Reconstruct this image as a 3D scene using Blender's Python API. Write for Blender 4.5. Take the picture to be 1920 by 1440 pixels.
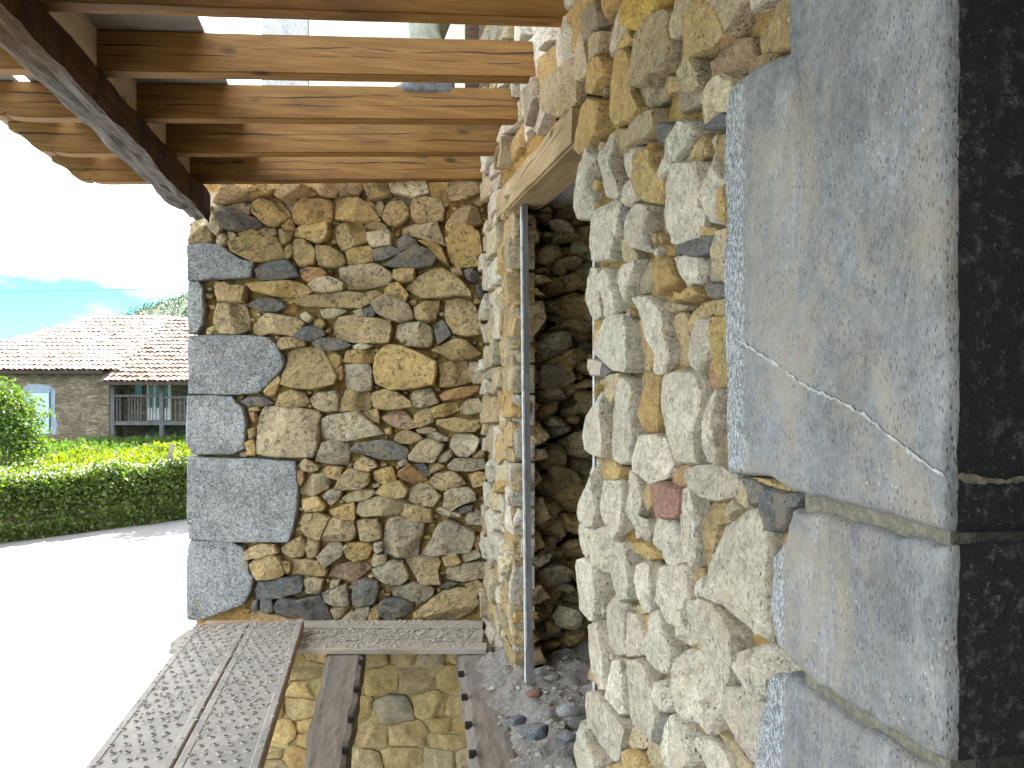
import bpy, bmesh, math, random
import numpy as np
from mathutils import Vector, noise as mnoise

random.seed(7)
R = math.radians
for _b in list(bpy.data.objects):
    bpy.data.objects.remove(_b)
scene = bpy.context.scene
COL = scene.collection

# ------------------------------------------------------------------ camera
# world axes: +Y runs along the long wall of the house, +X points into the house, z = 0 is the road.
A = math.atan(0.1893)            # the camera is turned this much from the wall direction
CA, SA = math.cos(A), math.sin(A)
EYE = 3.6                        # camera height above the road
F = 1400.0                       # focal length in pixels of the 1920 px wide photograph
cam_d = bpy.data.cameras.new('camera')
cam = bpy.data.objects.new('camera', cam_d)
COL.objects.link(cam)
cam.location = (0, 0, EYE)
cam.rotation_euler = (R(90), 0, -A)
cam_d.sensor_width = 36
cam_d.lens = 36 * F / 1920
cam_d.shift_y = 25 / 1920
cam_d.clip_start = 0.05
cam_d.clip_end = 5000
scene.camera = cam

# ------------------------------------------------------------------ sky, sun, exposure
SUN_EL, SUN_AZ = R(45), R(16)     # azimuth from +Y towards +X
world = bpy.data.worlds.new('World')
scene.world = world
world.use_nodes = True
wn = world.node_tree.nodes
wl = world.node_tree.links
wn.clear()
sky = wn.new('ShaderNodeTexSky')
sky.sky_type = 'NISHITA'
sky.sun_disc = False
sky.sun_elevation = SUN_EL
sky.sun_rotation = SUN_AZ
sky.air_density = 1.0
sky.dust_density = 0.2
sky.ozone_density = 6.0
tcw = wn.new('ShaderNodeTexCoord')
mpw = wn.new('ShaderNodeMapping'); mpw.inputs['Scale'].default_value = (2.2, 2.2, 6.0)
mpw.inputs['Location'].default_value = (0.35, 0.2, 0.0)
nzw = wn.new('ShaderNodeTexNoise'); nzw.inputs['Scale'].default_value = 1.6
nzw.inputs['Detail'].default_value = 8; nzw.inputs['Roughness'].default_value = 0.62
sepw = wn.new('ShaderNodeSeparateXYZ')
elw = wn.new('ShaderNodeMapRange')      # clouds close up overhead, open towards the horizon
elw.inputs['From Min'].default_value = 0.12; elw.inputs['From Max'].default_value = 0.24
elw.inputs['To Min'].default_value = -0.10; elw.inputs['To Max'].default_value = 0.34
addw = wn.new('ShaderNodeMath'); addw.operation = 'ADD'
rampw = wn.new('ShaderNodeMapRange'); rampw.interpolation_type = 'SMOOTHSTEP'
rampw.inputs['From Min'].default_value = 0.44; rampw.inputs['From Max'].default_value = 0.66
mixw = wn.new('ShaderNodeMix'); mixw.data_type = 'RGBA'
mixw.inputs['B'].default_value = (8.2, 8.5, 8.9, 1)
bgw = wn.new('ShaderNodeBackground'); bgw.inputs['Strength'].default_value = 0.05
outw = wn.new('ShaderNodeOutputWorld')
wl.new(tcw.outputs['Generated'], mpw.inputs['Vector']); wl.new(mpw.outputs[0], nzw.inputs['Vector'])
wl.new(tcw.outputs['Generated'], sepw.inputs[0]); wl.new(sepw.outputs['Z'], elw.inputs['Value'])
wl.new(nzw.outputs['Fac'], addw.inputs[0]); wl.new(elw.outputs[0], addw.inputs[1])
wl.new(addw.outputs[0], rampw.inputs['Value'])
wl.new(rampw.outputs[0], mixw.inputs['Factor']); tintw = wn.new('ShaderNodeMix'); tintw.data_type = 'RGBA'; tintw.blend_type = 'MULTIPLY'
tintw.inputs['Factor'].default_value = 1.0; tintw.inputs['B'].default_value = (0.25, 0.76, 0.82, 1)   # clear turquoise mountain sky
wl.new(sky.outputs[0], tintw.inputs['A']); wl.new(tintw.outputs['Result'], mixw.inputs['A'])
wl.new(mixw.outputs['Result'], bgw.inputs['Color']); wl.new(bgw.outputs[0], outw.inputs['Surface'])

sun_d = bpy.data.lights.new('sun', 'SUN')
sun = bpy.data.objects.new('sun', sun_d)
COL.objects.link(sun)
sun_d.energy = 4.6
sun_d.angle = R(0.5)
sun_d.color = (1.0, 0.95, 0.87)
sdir = Vector((math.sin(SUN_AZ) * math.cos(SUN_EL), math.cos(SUN_AZ) * math.cos(SUN_EL), math.sin(SUN_EL)))
sun.rotation_euler = sdir.to_track_quat('Z', 'Y').to_euler()
sun.location = (0, 0, 30)
scene.view_settings.view_transform = 'Standard'
scene.view_settings.look = 'None'
scene.view_settings.gamma = 1
scene.view_settings.exposure = 3.5
scene.render.engine = 'CYCLES'
scene.cycles.max_bounces = 8
scene.cycles.diffuse_bounces = 5
scene.cycles.use_denoising = True

# ------------------------------------------------------------------ helpers
def wpt(px, py, d):
    """photograph pixel at a distance d along the view axis -> world point"""
    xc = (px - 960) / F * d
    return (xc * CA + d * SA, -xc * SA + d * CA, EYE + (745 - py) / F * d)
def cpt(xc, d, z):
    """camera-aligned plan position (xc to the right, d ahead), z above the eye -> world point"""
    return (xc * CA + d * SA, -xc * SA + d * CA, EYE + z)

WL = {}
def parent_to(o, parent):
    if parent is not None:
        o.parent = parent
        pl = WL[parent.name]
        wl_ = WL[o.name]
        o.location = (wl_[0] - pl[0], wl_[1] - pl[1], wl_[2] - pl[2])
def tag(o, label=None, cat=None, group=None, kind=None):
    if label: o['label'] = label
    if cat: o['category'] = cat
    if group: o['group'] = group
    if kind: o['kind'] = kind
    return o
def empty(name, loc, label=None, cat=None, group=None, kind=None, parent=None):
    o = bpy.data.objects.new(name, None)
    COL.objects.link(o)
    o.empty_display_size = 0.1
    o.location = loc
    WL[o.name] = tuple(loc)
    parent_to(o, parent)
    return tag(o, label, cat, group, kind)
def mk(name, V, Fc, mat, parent=None, smooth=False, color=None, origin=None, mats=None, midx=None):
    V = np.asarray(V, dtype=float)
    org = np.asarray(origin, float) if origin is not None else (V.min(0) + V.max(0)) / 2
    me = bpy.data.meshes.new(name)
    me.from_pydata((V - org).tolist(), [], [list(f) for f in Fc])
    me.materials.append(mat)
    if mats:
        for m in mats: me.materials.append(m)
    if midx is not None:
        me.polygons.foreach_set('material_index', midx)
    if smooth == 'sharp':
        me.polygons.foreach_set('use_smooth', [True] * len(me.polygons)); me.set_sharp_from_angle(angle=R(27))
    elif smooth:
        me.polygons.foreach_set('use_smooth', [True] * len(me.polygons))
    me.update()
    o = bpy.data.objects.new(name, me)
    COL.objects.link(o)
    o.location = org
    WL[o.name] = tuple(org)
    if color: o.color = (*color, 1)
    parent_to(o, parent)
    return o
def mk_bm(name, bm, mat, parent=None, smooth=False, color=None, origin=None):
    bm.normal_update()
    bm.verts.index_update()
    V = [tuple(v.co) for v in bm.verts]
    Fc = [[v.index for v in f.verts] for f in bm.faces]
    bm.free()
    return mk(name, V, Fc, mat, parent, smooth, color, origin)
BOXF = [(0, 3, 2, 1), (4, 5, 6, 7), (0, 1, 5, 4), (1, 2, 6, 5), (2, 3, 7, 6), (3, 0, 4, 7)]
def box_v(x0, x1, y0, y1, z0, z1):
    return [(x0, y0, z0), (x1, y0, z0), (x1, y1, z0), (x0, y1, z0), (x0, y0, z1), (x1, y0, z1), (x1, y1, z1), (x0, y1, z1)]
class MB:
    """collects simple pieces into one mesh"""
    def __init__(s): s.V = []; s.F = []
    def add(s, V, Fc):
        n = len(s.V); s.V += [tuple(v) for v in V]; s.F += [tuple(i + n for i in f) for f in Fc]; return s
    def box(s, x0, x1, y0, y1, z0, z1, fn=None):
        v = box_v(x0, x1, y0, y1, z0, z1)
        return s.add([fn(*p) for p in v] if fn else v, BOXF)
    def tube(s, pts, r, n=6):
        pts = [Vector(p) for p in pts]; base = len(s.V)
        for i, p in enumerate(pts):
            t = (pts[min(i + 1, len(pts) - 1)] - pts[max(i - 1, 0)]).normalized()
            u = t.cross(Vector((0, 0, 1)))
            if u.length < 1e-3: u = Vector((1, 0, 0))
            u.normalize(); w = t.cross(u)
            rr = r[i] if isinstance(r, (list, tuple)) else r
            for k in range(n):
                a = 2 * math.pi * k / n
                s.V.append(tuple(p + u * (rr * math.cos(a)) + w * (rr * math.sin(a))))
        for i in range(len(pts) - 1):
            for k in range(n):
                s.F.append((base + i * n + k, base + i * n + (k + 1) % n, base + (i + 1) * n + (k + 1) % n, base + (i + 1) * n + k))
        s.F.append(tuple(base + k for k in reversed(range(n))))
        s.F.append(tuple(base + (len(pts) - 1) * n + k for k in range(n)))
        return s
    def build(s, name, mat, parent=None, smooth=False, color=None, origin=None):
        return mk(name, s.V, s.F, mat, parent, smooth, color, origin)
def bevel_box(name, x0, x1, y0, y1, z0, z1, mat, parent=None, bev=0.004, fn=None, color=None):
    bm = bmesh.new()
    vs = [bm.verts.new(p) for p in box_v(x0, x1, y0, y1, z0, z1)]
    for f in BOXF: bm.faces.new([vs[i] for i in f])
    bmesh.ops.bevel(bm, geom=list(bm.edges), offset=bev, segments=2, affect='EDGES', profile=0.6)
    if fn:
        for v in bm.verts: v.co = fn(*v.co)
    return mk_bm(name, bm, mat, parent, False, color)

# ------------------------------------------------------------------ materials
class NT:
    """small node-tree writer"""
    def __init__(s, name):
        s.m = bpy.data.materials.new(name); s.m.use_nodes = True
        s.t = s.m.node_tree; s.n = s.t.nodes; s.l = s.t.links
        s.b = s.n['Principled BSDF']
    def new(s, t, **kw):
        n = s.n.new(t)
        for k, v in kw.items(): setattr(n, k, v)
        return n
    def link(s, a, b): s.l.new(a, b)
    def setin(s, sock, v):
        if hasattr(v, 'is_output'): s.l.new(v, sock)
        elif isinstance(v, (tuple, list)) and len(v) == 3 and sock.type == 'RGBA': sock.default_value = (*v, 1)
        else: sock.default_value = v
    def math(s, op, a, b=0.0, c=None, clamp=False):
        n = s.new('ShaderNodeMath', operation=op, use_clamp=clamp)
        s.setin(n.inputs[0], a); s.setin(n.inputs[1], b)
        if c is not None: s.setin(n.inputs[2], c)
        return n.outputs[0]
    def vmath(s, op, a, b):
        n = s.new('ShaderNodeVectorMath', operation=op)
        s.setin(n.inputs[0], a); s.setin(n.inputs[1], b)
        return n.outputs[0]
    def noise(s, vec, scale, detail=4, rough=0.55, dist=0.0):
        n = s.new('ShaderNodeTexNoise')
        s.setin(n.inputs['Vector'], vec); n.inputs['Scale'].default_value = scale
        n.inputs['Detail'].default_value = detail; n.inputs['Roughness'].default_value = rough
        n.inputs['Distortion'].default_value = dist
        return n.outputs['Fac']
    def voro(s, vec, scale, feature='F1', rnd=1.0, out='Distance'):
        n = s.new('ShaderNodeTexVoronoi', feature=feature)
        s.setin(n.inputs['Vector'], vec); n.inputs['Scale'].default_value = scale
        n.inputs['Randomness'].default_value = rnd
        return n.outputs[out]
    def ramp(s, v, a, b, lo=0.0, hi=1.0):
        n = s.new('ShaderNodeMapRange', interpolation_type='SMOOTHSTEP')
        s.setin(n.inputs['Value'], v)
        n.inputs['From Min'].default_value = a; n.inputs['From Max'].default_value = b
        n.inputs['To Min'].default_value = lo; n.inputs['To Max'].default_value = hi
        return n.outputs[0]
    def mix(s, f, a, b, mode='MIX'):
        n = s.new('ShaderNodeMix', data_type='RGBA', blend_type=mode)
        s.setin(n.inputs['Factor'], f); s.setin(n.inputs['A'], a); s.setin(n.inputs['B'], b)
        return n.outputs['Result']
    def mapping(s, vec, scale=(1, 1, 1), loc=(0, 0, 0), rot=(0, 0, 0)):
        n = s.new('ShaderNodeMapping')
        s.setin(n.inputs['Vector'], vec)
        n.inputs['Scale'].default_value = scale; n.inputs['Location'].default_value = loc; n.inputs['Rotation'].default_value = rot
        return n.outputs[0]
    def obj_coord(s, rand=37.0):
        tc = s.new('ShaderNodeTexCoord'); oi = s.new('ShaderNodeObjectInfo')
        s.oi = oi; s.tc = tc
        k = s.math('MULTIPLY', oi.outputs['Random'], rand)
        cmb = s.new('ShaderNodeCombineXYZ')
        s.link(k, cmb.inputs[0]); s.link(k, cmb.inputs[1]); s.link(k, cmb.inputs[2])
        return s.vmath('ADD', tc.outputs['Object'], cmb.outputs[0])
    def bump(s, h, strength=0.4, dist=0.01, normal=None):
        n = s.new('ShaderNodeBump')
        n.inputs['Strength'].default_value = strength; n.inputs['Distance'].default_value = dist
        s.link(h, n.inputs['Height'])
        if normal is not None: s.link(normal, n.inputs['Normal'])
        return n.outputs[0]
    def fin(s, col, rough=0.85, normal=None, spec=0.3):
        s.setin(s.b.inputs['Base Color'], col); s.setin(s.b.inputs['Roughness'], rough)
        s.b.inputs['Specular IOR Level'].default_value = spec
        if normal is not None: s.link(normal, s.b.inputs['Normal'])
        return s.m

def stone_material(name, stain=(0.50, 0.32, 0.11), stain_amt=0.6, dark_amt=0.8, bump=0.6, pits=1.0, pscale=110):
    t = NT(name)
    v = t.obj_coord()
    base = t.oi.outputs['Color']
    n1 = t.noise(v, 9, 6, 0.65)
    n2 = t.noise(v, 40, 6, 0.72)
    n3 = t.noise(v, 150, 4, 0.7)
    val = t.math('ADD', t.math('MULTIPLY', n1, 0.4), t.math('MULTIPLY', n2, 0.5))
    val = t.math('ADD', val, t.math('MULTIPLY', n3, 0.6))
    val = t.ramp(val, 0.50, 1.02, 0.48, 1.36)
    hs = t.new('ShaderNodeHueSaturation'); t.link(val, hs.inputs['Value']); t.link(base, hs.inputs['Color'])
    c = hs.outputs[0]
    # earthy stain left by the raked-out mortar, patches
    st = t.ramp(t.noise(v, 14, 6, 0.72, 0.4), 0.48, 0.66, 0, stain_amt)
    c = t.mix(st, c, t.mix(0.5, stain, base))
    # dark lichen / weathering crusts
    dk = t.math('MULTIPLY', t.ramp(t.noise(v, 30, 7, 0.8, 0.6), 0.50, 0.59, 0, dark_amt), t.ramp(n1, 0.36, 0.52))
    c = t.mix(dk, c, (0.07, 0.063, 0.055))
    # pale broken grains
    pg = t.ramp(t.noise(v, 85, 5, 0.75), 0.58, 0.70, 0, 0.5)
    c = t.mix(pg, c, t.mix(0.5, base, (0.66, 0.58, 0.44)))
    # small pits
    pv = t.voro(t.mapping(v, (1, 1, .5)), pscale)
    pm = t.math('MULTIPLY', t.ramp(pv, 0.28, 0.10), t.ramp(t.noise(v, 20, 3), 0.44, 0.58, 0, pits))
    c = t.mix(t.math('MULTIPLY', pm, 0.8), c, (0.06, 0.05, 0.04))
    h = t.math('ADD', t.math('MULTIPLY', n2, 0.9), t.math('MULTIPLY', n3, 0.5))
    h = t.math('SUBTRACT', h, t.math('MULTIPLY', pm, 0.4))
    h = t.math('ADD', h, t.math('MULTIPLY', t.noise(t.mapping(v, (1, 1, 2.2)), 17, 3, .5, 1.2), 0.9))
    return t.fin(c, 0.9, t.bump(h, bump, 0.024), 0.2)

M = {}
M['stone'] = stone_material('rubble_stone', bump=.8)
M['stone_clean'] = stone_material('rubble_stone_pale', (0.44, 0.29, 0.13), 0.62, 0.42, 0.85, 1.0, 90)
M['stone_flush'] = stone_material('pointed_stone', (0.5, 0.38, 0.17), 0.7, 0.25, 0.5, 0.5)

def ashlar_material(name):
    t = NT(name)
    v = t.obj_coord(0.0)
    n1 = t.noise(v, 3.2, 6, 0.65); n2 = t.noise(v, 40, 5, 0.7); n3 = t.noise(t.mapping(v, (1, 1.2, 0.4)), 260, 3, 0.75)
    base = t.oi.outputs['Color']
    nb = t.noise(t.mapping(v, (1, 1, .6)), 9, 6, .7, .3)
    val = t.math('ADD', t.math('ADD', t.math('MULTIPLY', n1, .5), t.math('MULTIPLY', nb, .4)), t.math('ADD', t.math('MULTIPLY', n2, .45), t.math('MULTIPLY', n3, .55)))
    val = t.ramp(val, 0.68, 1.26, 0.45, 1.5)
    hs = t.new('ShaderNodeHueSaturation'); t.link(val, hs.inputs['Value']); t.link(base, hs.inputs['Color'])
    c = hs.outputs[0]
    rust = t.ramp(t.noise(t.mapping(v, (1, 1, .5)), 5.5, 7, .75, .5), .42, .66, 0, .72)
    c = t.mix(rust, c, (0.30, 0.245, 0.18))
    c = t.mix(t.ramp(t.noise(t.mapping(v, (1, 1.4, .35)), 8, 6, .75, .6), .54, .72, 0, .6), c, (.40, .40, .39))
    # coarse pecked margin along the wall side of each block
    geo = t.new('ShaderNodeNewGeometry'); sp = t.new('ShaderNodeSeparateXYZ'); t.link(geo.outputs['Position'], sp.inputs[0])
    lim = t.ramp(sp.outputs[2], 3.415, 3.42, 1.075, 1.205)
    mg = t.ramp(t.math('SUBTRACT', t.math('ADD', sp.outputs[1], t.math('MULTIPLY', n2, .02)), lim), .0, .018)
    pk = t.noise(t.mapping(v, (1, 1.1, .5)), 210, 4, .7, .8)
    pits = t.ramp(t.voro(t.mapping(v, (1, 1.5, .5)), 170), .30, .12)
    pits = t.math('MULTIPLY', pits, t.ramp(t.noise(v, 22, 3), .36, .58))
    c = t.mix(t.math('MULTIPLY', pits, .75), c, (.05, .055, .065))
    fleck = t.math('MULTIPLY', t.ramp(t.voro(t.mapping(v, (1, 1.6, .7), (3, 1, 2)), 110), .22, .08), t.ramp(t.noise(v, 14, 3), .50, .66))
    c = t.mix(t.math('MULTIPLY', fleck, .7), c, (.55, .56, .57))
    c = t.mix(t.math('MULTIPLY', mg, t.ramp(pk, .45, .60, 0, .8)), c, (.58, .61, .65))
    c = t.mix(t.math('MULTIPLY', mg, t.ramp(pk, .46, .36, 0, .7)), c, (.10, .11, .125))
    h = t.math('ADD', t.math('MULTIPLY', n2, .6), t.math('MULTIPLY', n3, .7))
    h = t.math('SUBTRACT', h, pits)
    h = t.math('ADD', h, t.math('MULTIPLY', t.math('MULTIPLY', pk, mg), 2.5))
    return t.fin(c, .66, t.bump(h, .6, .006), .45)
M['ashlar'] = ashlar_material('grey_ashlar')
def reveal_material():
    t = NT('blackened_stone')     # shade on the jamb face, painted in as near-black colour
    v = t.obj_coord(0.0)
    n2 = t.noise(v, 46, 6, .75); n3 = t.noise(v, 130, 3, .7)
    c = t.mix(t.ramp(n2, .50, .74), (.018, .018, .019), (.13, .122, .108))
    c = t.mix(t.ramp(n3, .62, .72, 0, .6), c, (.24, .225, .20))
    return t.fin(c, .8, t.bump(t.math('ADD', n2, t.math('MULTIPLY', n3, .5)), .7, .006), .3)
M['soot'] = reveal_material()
def quoin_material():
    t = NT('tooled_quoin')
    v = t.obj_coord(11.0)
    n1 = t.noise(v, 5, 5, .6); n2 = t.noise(v, 34, 6, .75, .8); n3 = t.noise(v, 85, 4, .75, .5)
    base = t.oi.outputs['Color']
    val = t.ramp(t.math('ADD', t.math('MULTIPLY', n1, .4), t.math('ADD', t.math('MULTIPLY', n2, .6), t.math('MULTIPLY', n3, .7))), .60, 1.12, .35, 1.6)
    hs = t.new('ShaderNodeHueSaturation'); t.link(val, hs.inputs['Value']); t.link(base, hs.inputs['Color'])
    c = t.mix(t.ramp(t.noise(v, 6, 5, .7, .4), .58, .74, 0, .6), hs.outputs[0], (.34, .25, .13))
    c = t.mix(t.ramp(n3, .54, .66, 0, .7), c, (.62, .63, .63))
    c = t.mix(t.ramp(n3, .46, .36, 0, .7), c, (.07, .075, .085))
    h = t.math('ADD', t.math('MULTIPLY', n2, .7), n3)
    return t.fin(c, .85, t.bump(h, 1.0, .02), .3)
M['quoin'] = quoin_material()

def mortar_material(name, c0, c1, scale=60, bump=.8):
    t = NT(name)
    tc = t.new('ShaderNodeTexCoord'); v = tc.outputs['Object']
    n1 = t.noise(v, 6, 6, .7); n2 = t.noise(v, scale, 6, .75); n3 = t.noise(v, scale * 4, 3, .7)
    c = t.mix(t.ramp(n1, .35, .68), c0, c1)
    c = t.mix(t.ramp(n2, .42, .70, 0, .7), c, tuple(min(1, x * 1.55) for x in c1))
    c = t.mix(t.ramp(n3, .56, .70, 0, .6), c, tuple(x * .3 for x in c0))
    c = t.mix(t.ramp(t.noise(v, 16, 5, .7), .52, .68, 0, .55), c, tuple(x * .45 for x in c0))
    h = t.math('ADD', n2, t.math('MULTIPLY', n3, .5))
    return t.fin(c, .95, t.bump(h, bump, .02), .1)
M['mortar'] = mortar_material('ochre_mortar', (.34, .20, .07), (.54, .36, .13))
M['joint'] = mortar_material('grey_joint', (.17, .16, .125), (.24, .22, .17), 90, .6)
M['mortar_pale'] = mortar_material('lime_mortar', (.40, .37, .29), (.52, .47, .36), 90, .5)
M['mortar_flush'] = mortar_material('sandy_pointing', (.38, .29, .14), (.47, .37, .19), 40, .4)
M['core'] = mortar_material('earth_core', (.10, .07, .045), (.20, .14, .08), 45, 1.0)
M['dust'] = mortar_material('rubble_dust', (.30, .27, .245), (.44, .41, .38), 70, 1.0)
M['grit'] = None

def wood_material(name, c_dark, c_mid, c_light, axis=0, crack=True, rough=.62, grey=None, spec=.3, knots=.8, slope=0.0):
    """grain along the object's local axis (0 x, 1 y, 2 z); drying cracks wander along that axis"""
    t = NT(name)
    tc = t.new('ShaderNodeTexCoord'); oi = t.new('ShaderNodeObjectInfo')
    k = t.math('MULTIPLY', oi.outputs['Random'], 50.0)
    cmb = t.new('ShaderNodeCombineXYZ')
    for i in range(3): t.link(k, cmb.inputs[i])
    v0 = tc.outputs['Object']
    v = t.vmath('ADD', v0, cmb.outputs[0])
    sc = [1, 1, 1]; sc[axis] = .07
    g1 = t.noise(t.mapping(v, sc), 42, 6, .65, .3)
    sc2 = [1, 1, 1]; sc2[axis] = .02
    g2 = t.noise(t.mapping(v, sc2), 170, 4, .65)
    big = t.noise(t.mapping(v, [1 if i != axis else .35 for i in range(3)]), 5, 4, .6)
    c = t.mix(t.ramp(g1, .34, .66), c_mid, c_light)
    c = t.mix(t.ramp(big, .48, .70, 0, .75), c, c_dark)
    c = t.mix(t.ramp(g2, .50, .72, 0, .55), c, tuple(x * .55 for x in c_mid))
    # knots
    sck = [6.5, 6.5, 6.5]; sck[axis] = 2.6
    kv = t.voro(t.mapping(v, sck), 1.0)
    kn = t.ramp(kv, .14, .05)
    c = t.mix(t.math('MULTIPLY', kn, knots), c, tuple(x * .25 for x in c_dark))
    if grey:
        gm = t.ramp(t.noise(t.mapping(v, sc), 16, 5, .7), .40, .60)
        c = t.mix(gm, c, grey)
    h = t.math('ADD', t.math('MULTIPLY', g1, .6), t.math('MULTIPLY', g2, .6))
    if crack:
        sep = t.new('ShaderNodeSeparateXYZ'); t.link(v0, sep.inputs[0])
        lng = sep.outputs[axis]; crs = sep.outputs[2 if axis != 2 else 0]
        if slope: crs = t.math('SUBTRACT', crs, t.math('MULTIPLY', lng, slope))
        lv = t.new('ShaderNodeCombineXYZ'); t.link(t.math('ADD', lng, k), lv.inputs[0])
        for j, (off, amp, w) in enumerate(((0.012, .09, .0035), (-.022, .06, .0022))):
            lj = t.new('ShaderNodeCombineXYZ'); t.link(t.math('ADD', t.math('ADD', lng, k), 31.0 * j), lj.inputs[0])
            curve = t.math('ADD', t.math('MULTIPLY', t.math('SUBTRACT', t.noise(lj.outputs[0], 1.3, 4, .55), .5), amp), off)
            dd = t.math('ABSOLUTE', t.math('SUBTRACT', crs, curve))
            ww = t.math('MULTIPLY', t.ramp(t.noise(lj.outputs[0], 1.9, 2), .42, .62), w)
            cm = t.ramp(t.math('SUBTRACT', dd, ww), .0012, -.0004)
            cm = t.math('MULTIPLY', cm, t.ramp(ww, .0003, .0009))
            c = t.mix(t.math('MULTIPLY', cm, .92), c, (.018, .012, .008))
            h = t.math('SUBTRACT', h, t.math('MULTIPLY', cm, 1.6))
    return t.fin(c, rough, t.bump(h, .35, .006), spec)
M['rafter'] = wood_material('planed_oak', (.07, .032, .008), (.175, .082, .019), (.25, .135, .036), slope=.062)
M['beam'] = wood_material('old_dark_beam', (.03, .018, .011), (.06, .034, .018), (.10, .06, .034), axis=1, rough=.8)
M['lintel'] = wood_material('pale_lintel', (.20, .135, .065), (.29, .205, .105), (.38, .29, .165), axis=1, rough=.8)
M['blocking'] = wood_material('pine_blocking', (.42, .33, .22), (.52, .42, .30), (.60, .50, .37), axis=1, crack=False)
M['joist'] = wood_material('dusty_joist', (.09, .07, .05), (.14, .115, .09), (.21, .18, .15), axis=1, rough=.95, grey=(.165, .15, .13), knots=.2)
M['board'] = wood_material('dusty_board', (.22, .18, .13), (.30, .26, .20), (.38, .34, .28), axis=0, crack=False, rough=.95, grey=(.30, .285, .25), knots=0.0)
M['deck'] = wood_material('grey_deck_sheet', (.20, .18, .15), (.27, .245, .21), (.33, .30, .26), axis=0, crack=False, rough=.8)
M['deck_warm'] = wood_material('warm_deck_sheet', (.40, .24, .09), (.52, .33, .13), (.60, .41, .18), axis=0, crack=False, rough=.8)
M['batten'] = wood_material('grey_batten', (.09, .083, .078), (.14, .132, .127), (.21, .20, .195), axis=2, crack=False, rough=.7)

def flat(name, c, rough=.8, var=.25, scale=12, bump=.15, spec=.3, metal=0.0):
    t = NT(name)
    v = t.obj_coord(9.0)
    n = t.noise(v, scale, 5, .65)
    cc = t.mix(t.ramp(n, .3, .7), tuple(x * (1 - var) for x in c), tuple(min(1, x * (1 + var)) for x in c))
    t.b.inputs['Metallic'].default_value = metal
    return t.fin(cc, rough, t.bump(n, bump, .01), spec)
def plank_metal():
    t = NT('galvanised_dusty_steel')
    v = t.obj_coord(5.0)
    n1 = t.noise(v, 7, 6, .7); n2 = t.noise(v, 60, 5, .7); n3 = t.noise(v, 220, 3, .7)
    c = t.mix(t.ramp(n1, .38, .62), (.225, .213, .193), (.305, .283, .25))
    c = t.mix(t.ramp(t.noise(t.mapping(v, (1, .25, 1)), 9, 5, .7), .52, .68, 0, .7), c, (.38, .345, .30))
    c = t.mix(t.ramp(n2, .55, .72, 0, .6), c, (.38, .35, .32))
    c = t.mix(t.ramp(n3, .62, .74, 0, .5), c, (.14, .13, .12))
    t.b.inputs['Metallic'].default_value = .15
    return t.fin(c, .62, t.bump(t.math('ADD', n2, n3), .3, .003), .4)
M['grit'] = flat('loose_grit', (.33, .31, .26), .95, .35, 60, .2)
M['plank'] = plank_metal()
M['plank_rust'] = flat('rusted_steel', (.38, .20, .10), .7, .4, 25, .3)
M['hole'] = flat('dark_hole', (.02, .018, .016), .9, .2)
M['road'] = None
# ------------------------------------------------------------------ rough stones
PAL = {
    't': [(.52, .37, .185), (.55, .39, .19), (.48, .355, .20)],
    'o': [(.55, .375, .155), (.58, .405, .17), (.50, .33, .135)],
    'y': [(.60, .42, .12), (.56, .41, .16)],
    'c': [(.58, .475, .31), (.54, .44, .285), (.62, .52, .35)],
    'g': [(.47, .38, .24), (.42, .355, .25), (.50, .40, .25)],
    'd': [(.19, .18, .16), (.22, .205, .18), (.16, .16, .16)],
    'b': [(.47, .335, .165), (.50, .36, .185), (.43, .315, .165)],
    'r': [(.46, .28, .15), (.50, .28, .13), (.43, .28, .18)],
    'p': [(.42, .23, .18)],
    'q': [(.37, .375, .38), (.39, .392, .395), (.36, .366, .375)],
    'w': [(.67, .595, .475), (.63, .56, .45), (.71, .64, .52)],
}
def pick(code, rng):
    c = rng.choice(PAL[code]); k = rng.uniform(.9, 1.1)
    return tuple(min(.9, x * k * rng.uniform(.988, 1.012)) for x in c)
def poly_area(P):
    return .5 * sum(P[i][0] * P[(i + 1) % len(P)][1] - P[(i + 1) % len(P)][0] * P[i][1] for i in range(len(P)))
def resample(P, n):
    P = np.asarray(P, float); Q = np.roll(P, -1, 0)
    seg = np.linalg.norm(Q - P, axis=1); tot = seg.sum(); cum = np.concatenate([[0], np.cumsum(seg)])
    out = []
    for k in range(n):
        s = tot * k / n; i = min(np.searchsorted(cum, s, 'right') - 1, len(P) - 1)
        f = (s - cum[i]) / max(seg[i], 1e-9); out.append(P[i] * (1 - f) + Q[i] * f)
    return np.array(out)
def corner_resample(P, n):
    """n points along the outline that keep every corner"""
    P = np.asarray(P, float); Q = np.roll(P, -1, 0)
    seg = np.linalg.norm(Q - P, axis=1); k = np.maximum(1, np.round(seg / seg.sum() * n).astype(int))
    while k.sum() > n: k[np.argmax(k)] -= 1
    while k.sum() < n: k[np.argmax(seg / k)] += 1
    out = []
    for i in range(len(P)):
        for j in range(k[i]): out.append(P[i] + (Q[i] - P[i]) * j / k[i])
    return np.array(out)
RINGS = (1, 1, .994, .975, .94, .88, .79, .67, .53, .37, .19)
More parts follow.
